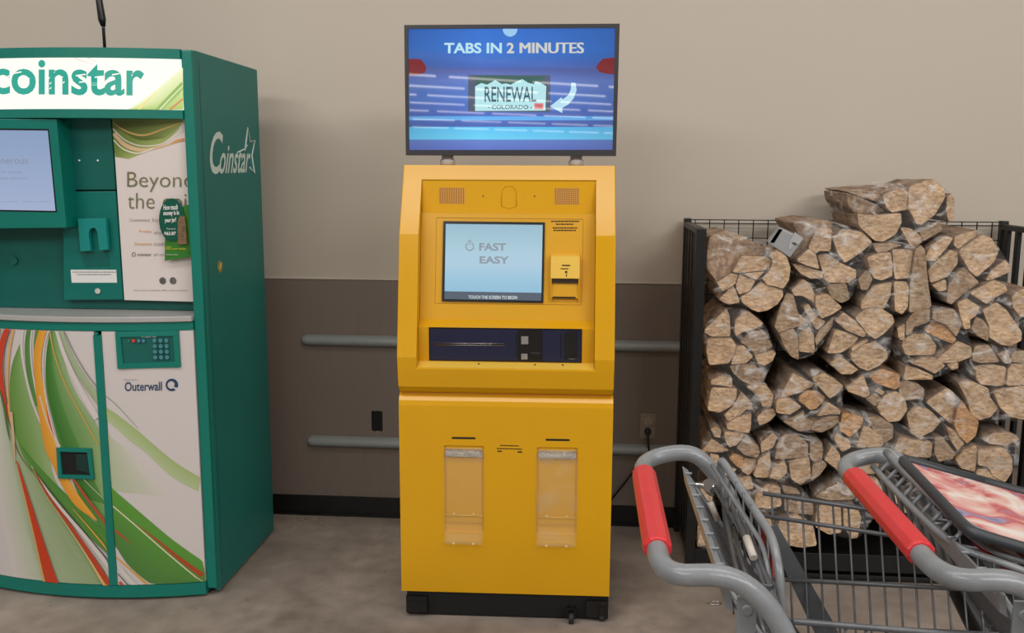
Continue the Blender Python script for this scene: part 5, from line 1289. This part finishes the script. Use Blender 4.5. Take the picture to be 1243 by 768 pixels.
        inv = M.inverted()
        TL, BL, TR, BR = [inv @ v for v in (atz(1093, 556, 1.03), atz(1178, 646, 1.0), atz(1243, 598, .985), atz(1243, 672, .955))]
        TR2 = TL+(TR-TL)*1.35; BR2 = BL+(TR2-TL)*.98
        nrm = (TR2-TL).cross(BL-TL).normalized(); nrm = nrm if nrm.z > 0 else -nrm
        C4 = [TL, TR2, BR2, BL]; cc4 = sum(C4, Vector())/4
        for i in range(4):
            a, b = C4[i], C4[(i+1) % 4]
        mb = MB(M); mb.tube(roundpoly([C4[0].lerp(C4[1], .5)]+[C4[1], C4[2], C4[3], C4[0]]+[C4[0].lerp(C4[1], .5)], .02), .0095, 8); ad = mb.build('advert_frame', WIRED, root)
        mb = MB(M); mb.prism([cc4+(p-cc4)*.98-nrm*.006 for p in C4], nrm*.006)
        adm = bpy.data.materials.new('faded_advert_print'); adm.use_nodes = True; nt = adm.node_tree; bb = nt.nodes['Principled BSDF']; bb.inputs['Roughness'].default_value = .25
        tcx = nt.nodes.new('ShaderNodeTexCoord'); nn_ = nt.nodes.new('ShaderNodeTexNoise'); nn_.inputs['Scale'].default_value = 9; nn_.inputs['Detail'].default_value = 3; nn_.inputs['Distortion'].default_value = 1.5
        nt.links.new(tcx.outputs['Object'], nn_.inputs['Vector']); rp = nt.nodes.new('ShaderNodeValToRGB'); nt.links.new(nn_.outputs[0], rp.inputs[0]); el = rp.color_ramp.elements
        el[0].position = .33; el[0].color = lin((84, 92, 140)); el[1].position = .62; el[1].color = lin((222, 212, 206))
        for pp, c3 in ((.39, (150, 140, 170)), (.44, (182, 74, 78)), (.49, (206, 140, 136)), (.57, (216, 182, 172))): e_ = el.new(pp); e_.color = lin(c3)
        nt.links.new(rp.outputs[0], bb.inputs['Base Color'])
        mb.build('advert_panel', adm, ad)
        bar = [inv @ v for v in (atz(1076, 549, 1.02), atz(1120, 592, 1.01), atz(1178, 640, .995), atz(1243, 664, .985), )]
        bar.append(bar[-1]+(bar[-1]-bar[-2])*1.2)
        mb = MB(M); mb.tube(smoothpath(bar, 4), .0075, 10); mb.build('seat_bar', TUBE, root)
        mb = MB(M)
        for k in range(9):
            t = (k+.6)/9; a = bar[0].lerp(bar[2], t); mb.tube([a+Vector((.004, 0, -.004)), a+Vector((-.02, -.004, -.028)), a+Vector((.0, -.01, -.10))], .0042, 7)
        mb.build('seat_bar_hooks', TUBE, root)['kind'] = 'stuff'
        mb = MB(M); b2 = [p+Vector((-.022, .004, -.030)) for p in bar]; mb.tube(smoothpath(b2, 4), .006, 8); b3 = [p+Vector((.03, .01, -.035)) for p in bar[1:]]; mb.tube(smoothpath(b3, 4), .0055, 8)
        mb.build('seat_rods', TUBE, root)
        fl = [inv @ v for v in (atz(1180, 655, .955), atz(1243, 668, .95), atz(1243, 706, .93), atz(1222, 690, .93))]
        mb = MB(M); mb.prism(fl, Vector((0, 0, -.006))); mb.build('seat_flap', DRED, root)
        mb = MB(M); a = inv @ atz(1210, 660, .965); b = inv @ atz(1238, 682, .95); mb.tube([a, b], .008, 10); mb.build('hinge_sleeve', OFFW, root)
        mb = MB(M); a = inv @ atz(1222, 644, .975); b = inv @ atz(1243, 657, .97); mb.tube([a, b+(b-a)], .0065, 8); mb.build('seat_rod', TUBE, root)
    return root
build_cart(0, 0, 'left shopping cart with a red grip and its child seat folded up', False)
build_cart(.389, .02, 'right shopping cart with red grip and a faded advert panel in its child seat', True)

# ================================================================== SMALL THINGS ON THE FLOOR
rn = random.Random(21); mb = MB()
for k in range(70):
    x = rn.uniform(-1.34, -1.22)+abs(rn.gauss(0, .03)); y = rn.uniform(3.76, 3.93); s = rn.uniform(.001, .004)
    mb.box((x, y, 0), (x+s*2, y+s, s))
for k in range(60):
    x = rn.uniform(-1.2, .35); y = rn.choice((rn.uniform(3.9, 3.94), rn.uniform(2.9, 3.05))); s = rn.uniform(.0007, .002)
    mb.box((x, y, 0), (x+s*2, y+s, s))
tag(mb.build('floor_crumbs', DUST), 'pale crumbs and dust gathered along the foot of the taupe wall', 'debris', kind='stuff')
p = atz(868, 733, 0); mb = MB(); mb.tube(smoothpath([p+Vector((-.02, .01, .002)), p+Vector((0, .018, .003)), p+Vector((.022, .008, .003)), p+Vector((.012, -.01, .003)), p+Vector((-.015, -.008, .002)), p+Vector((-.03, .004, .002))], 5), .0013, 5)
tag(mb.build('wire_tie', CHROME), 'thin looped wire tie on the floor beyond the left cart handle', 'wire')
p = atz(988, 688, 0); vs = []; fs = []; rn = random.Random(4)
for j in range(7):
    for i in range(11): vs.append((p.x-.07+i*.016+rn.uniform(-.004, .004), p.y-.07+j*.02+rn.uniform(-.004, .004), max(.002, .022*sin(i*.9+j)*sin(j*.55)+rn.uniform(0, .012))))
for j in range(6):
    for i in range(10): fs.append((j*11+i, j*11+i+1, j*11+i+12, j*11+i+11))
mb = MB(); mb.add(vs, fs, smooth=True); tag(mb.build('plastic_film_scrap', WRAP), 'crumpled scrap of clear plastic film on the floor in front of the rack', 'plastic scrap')
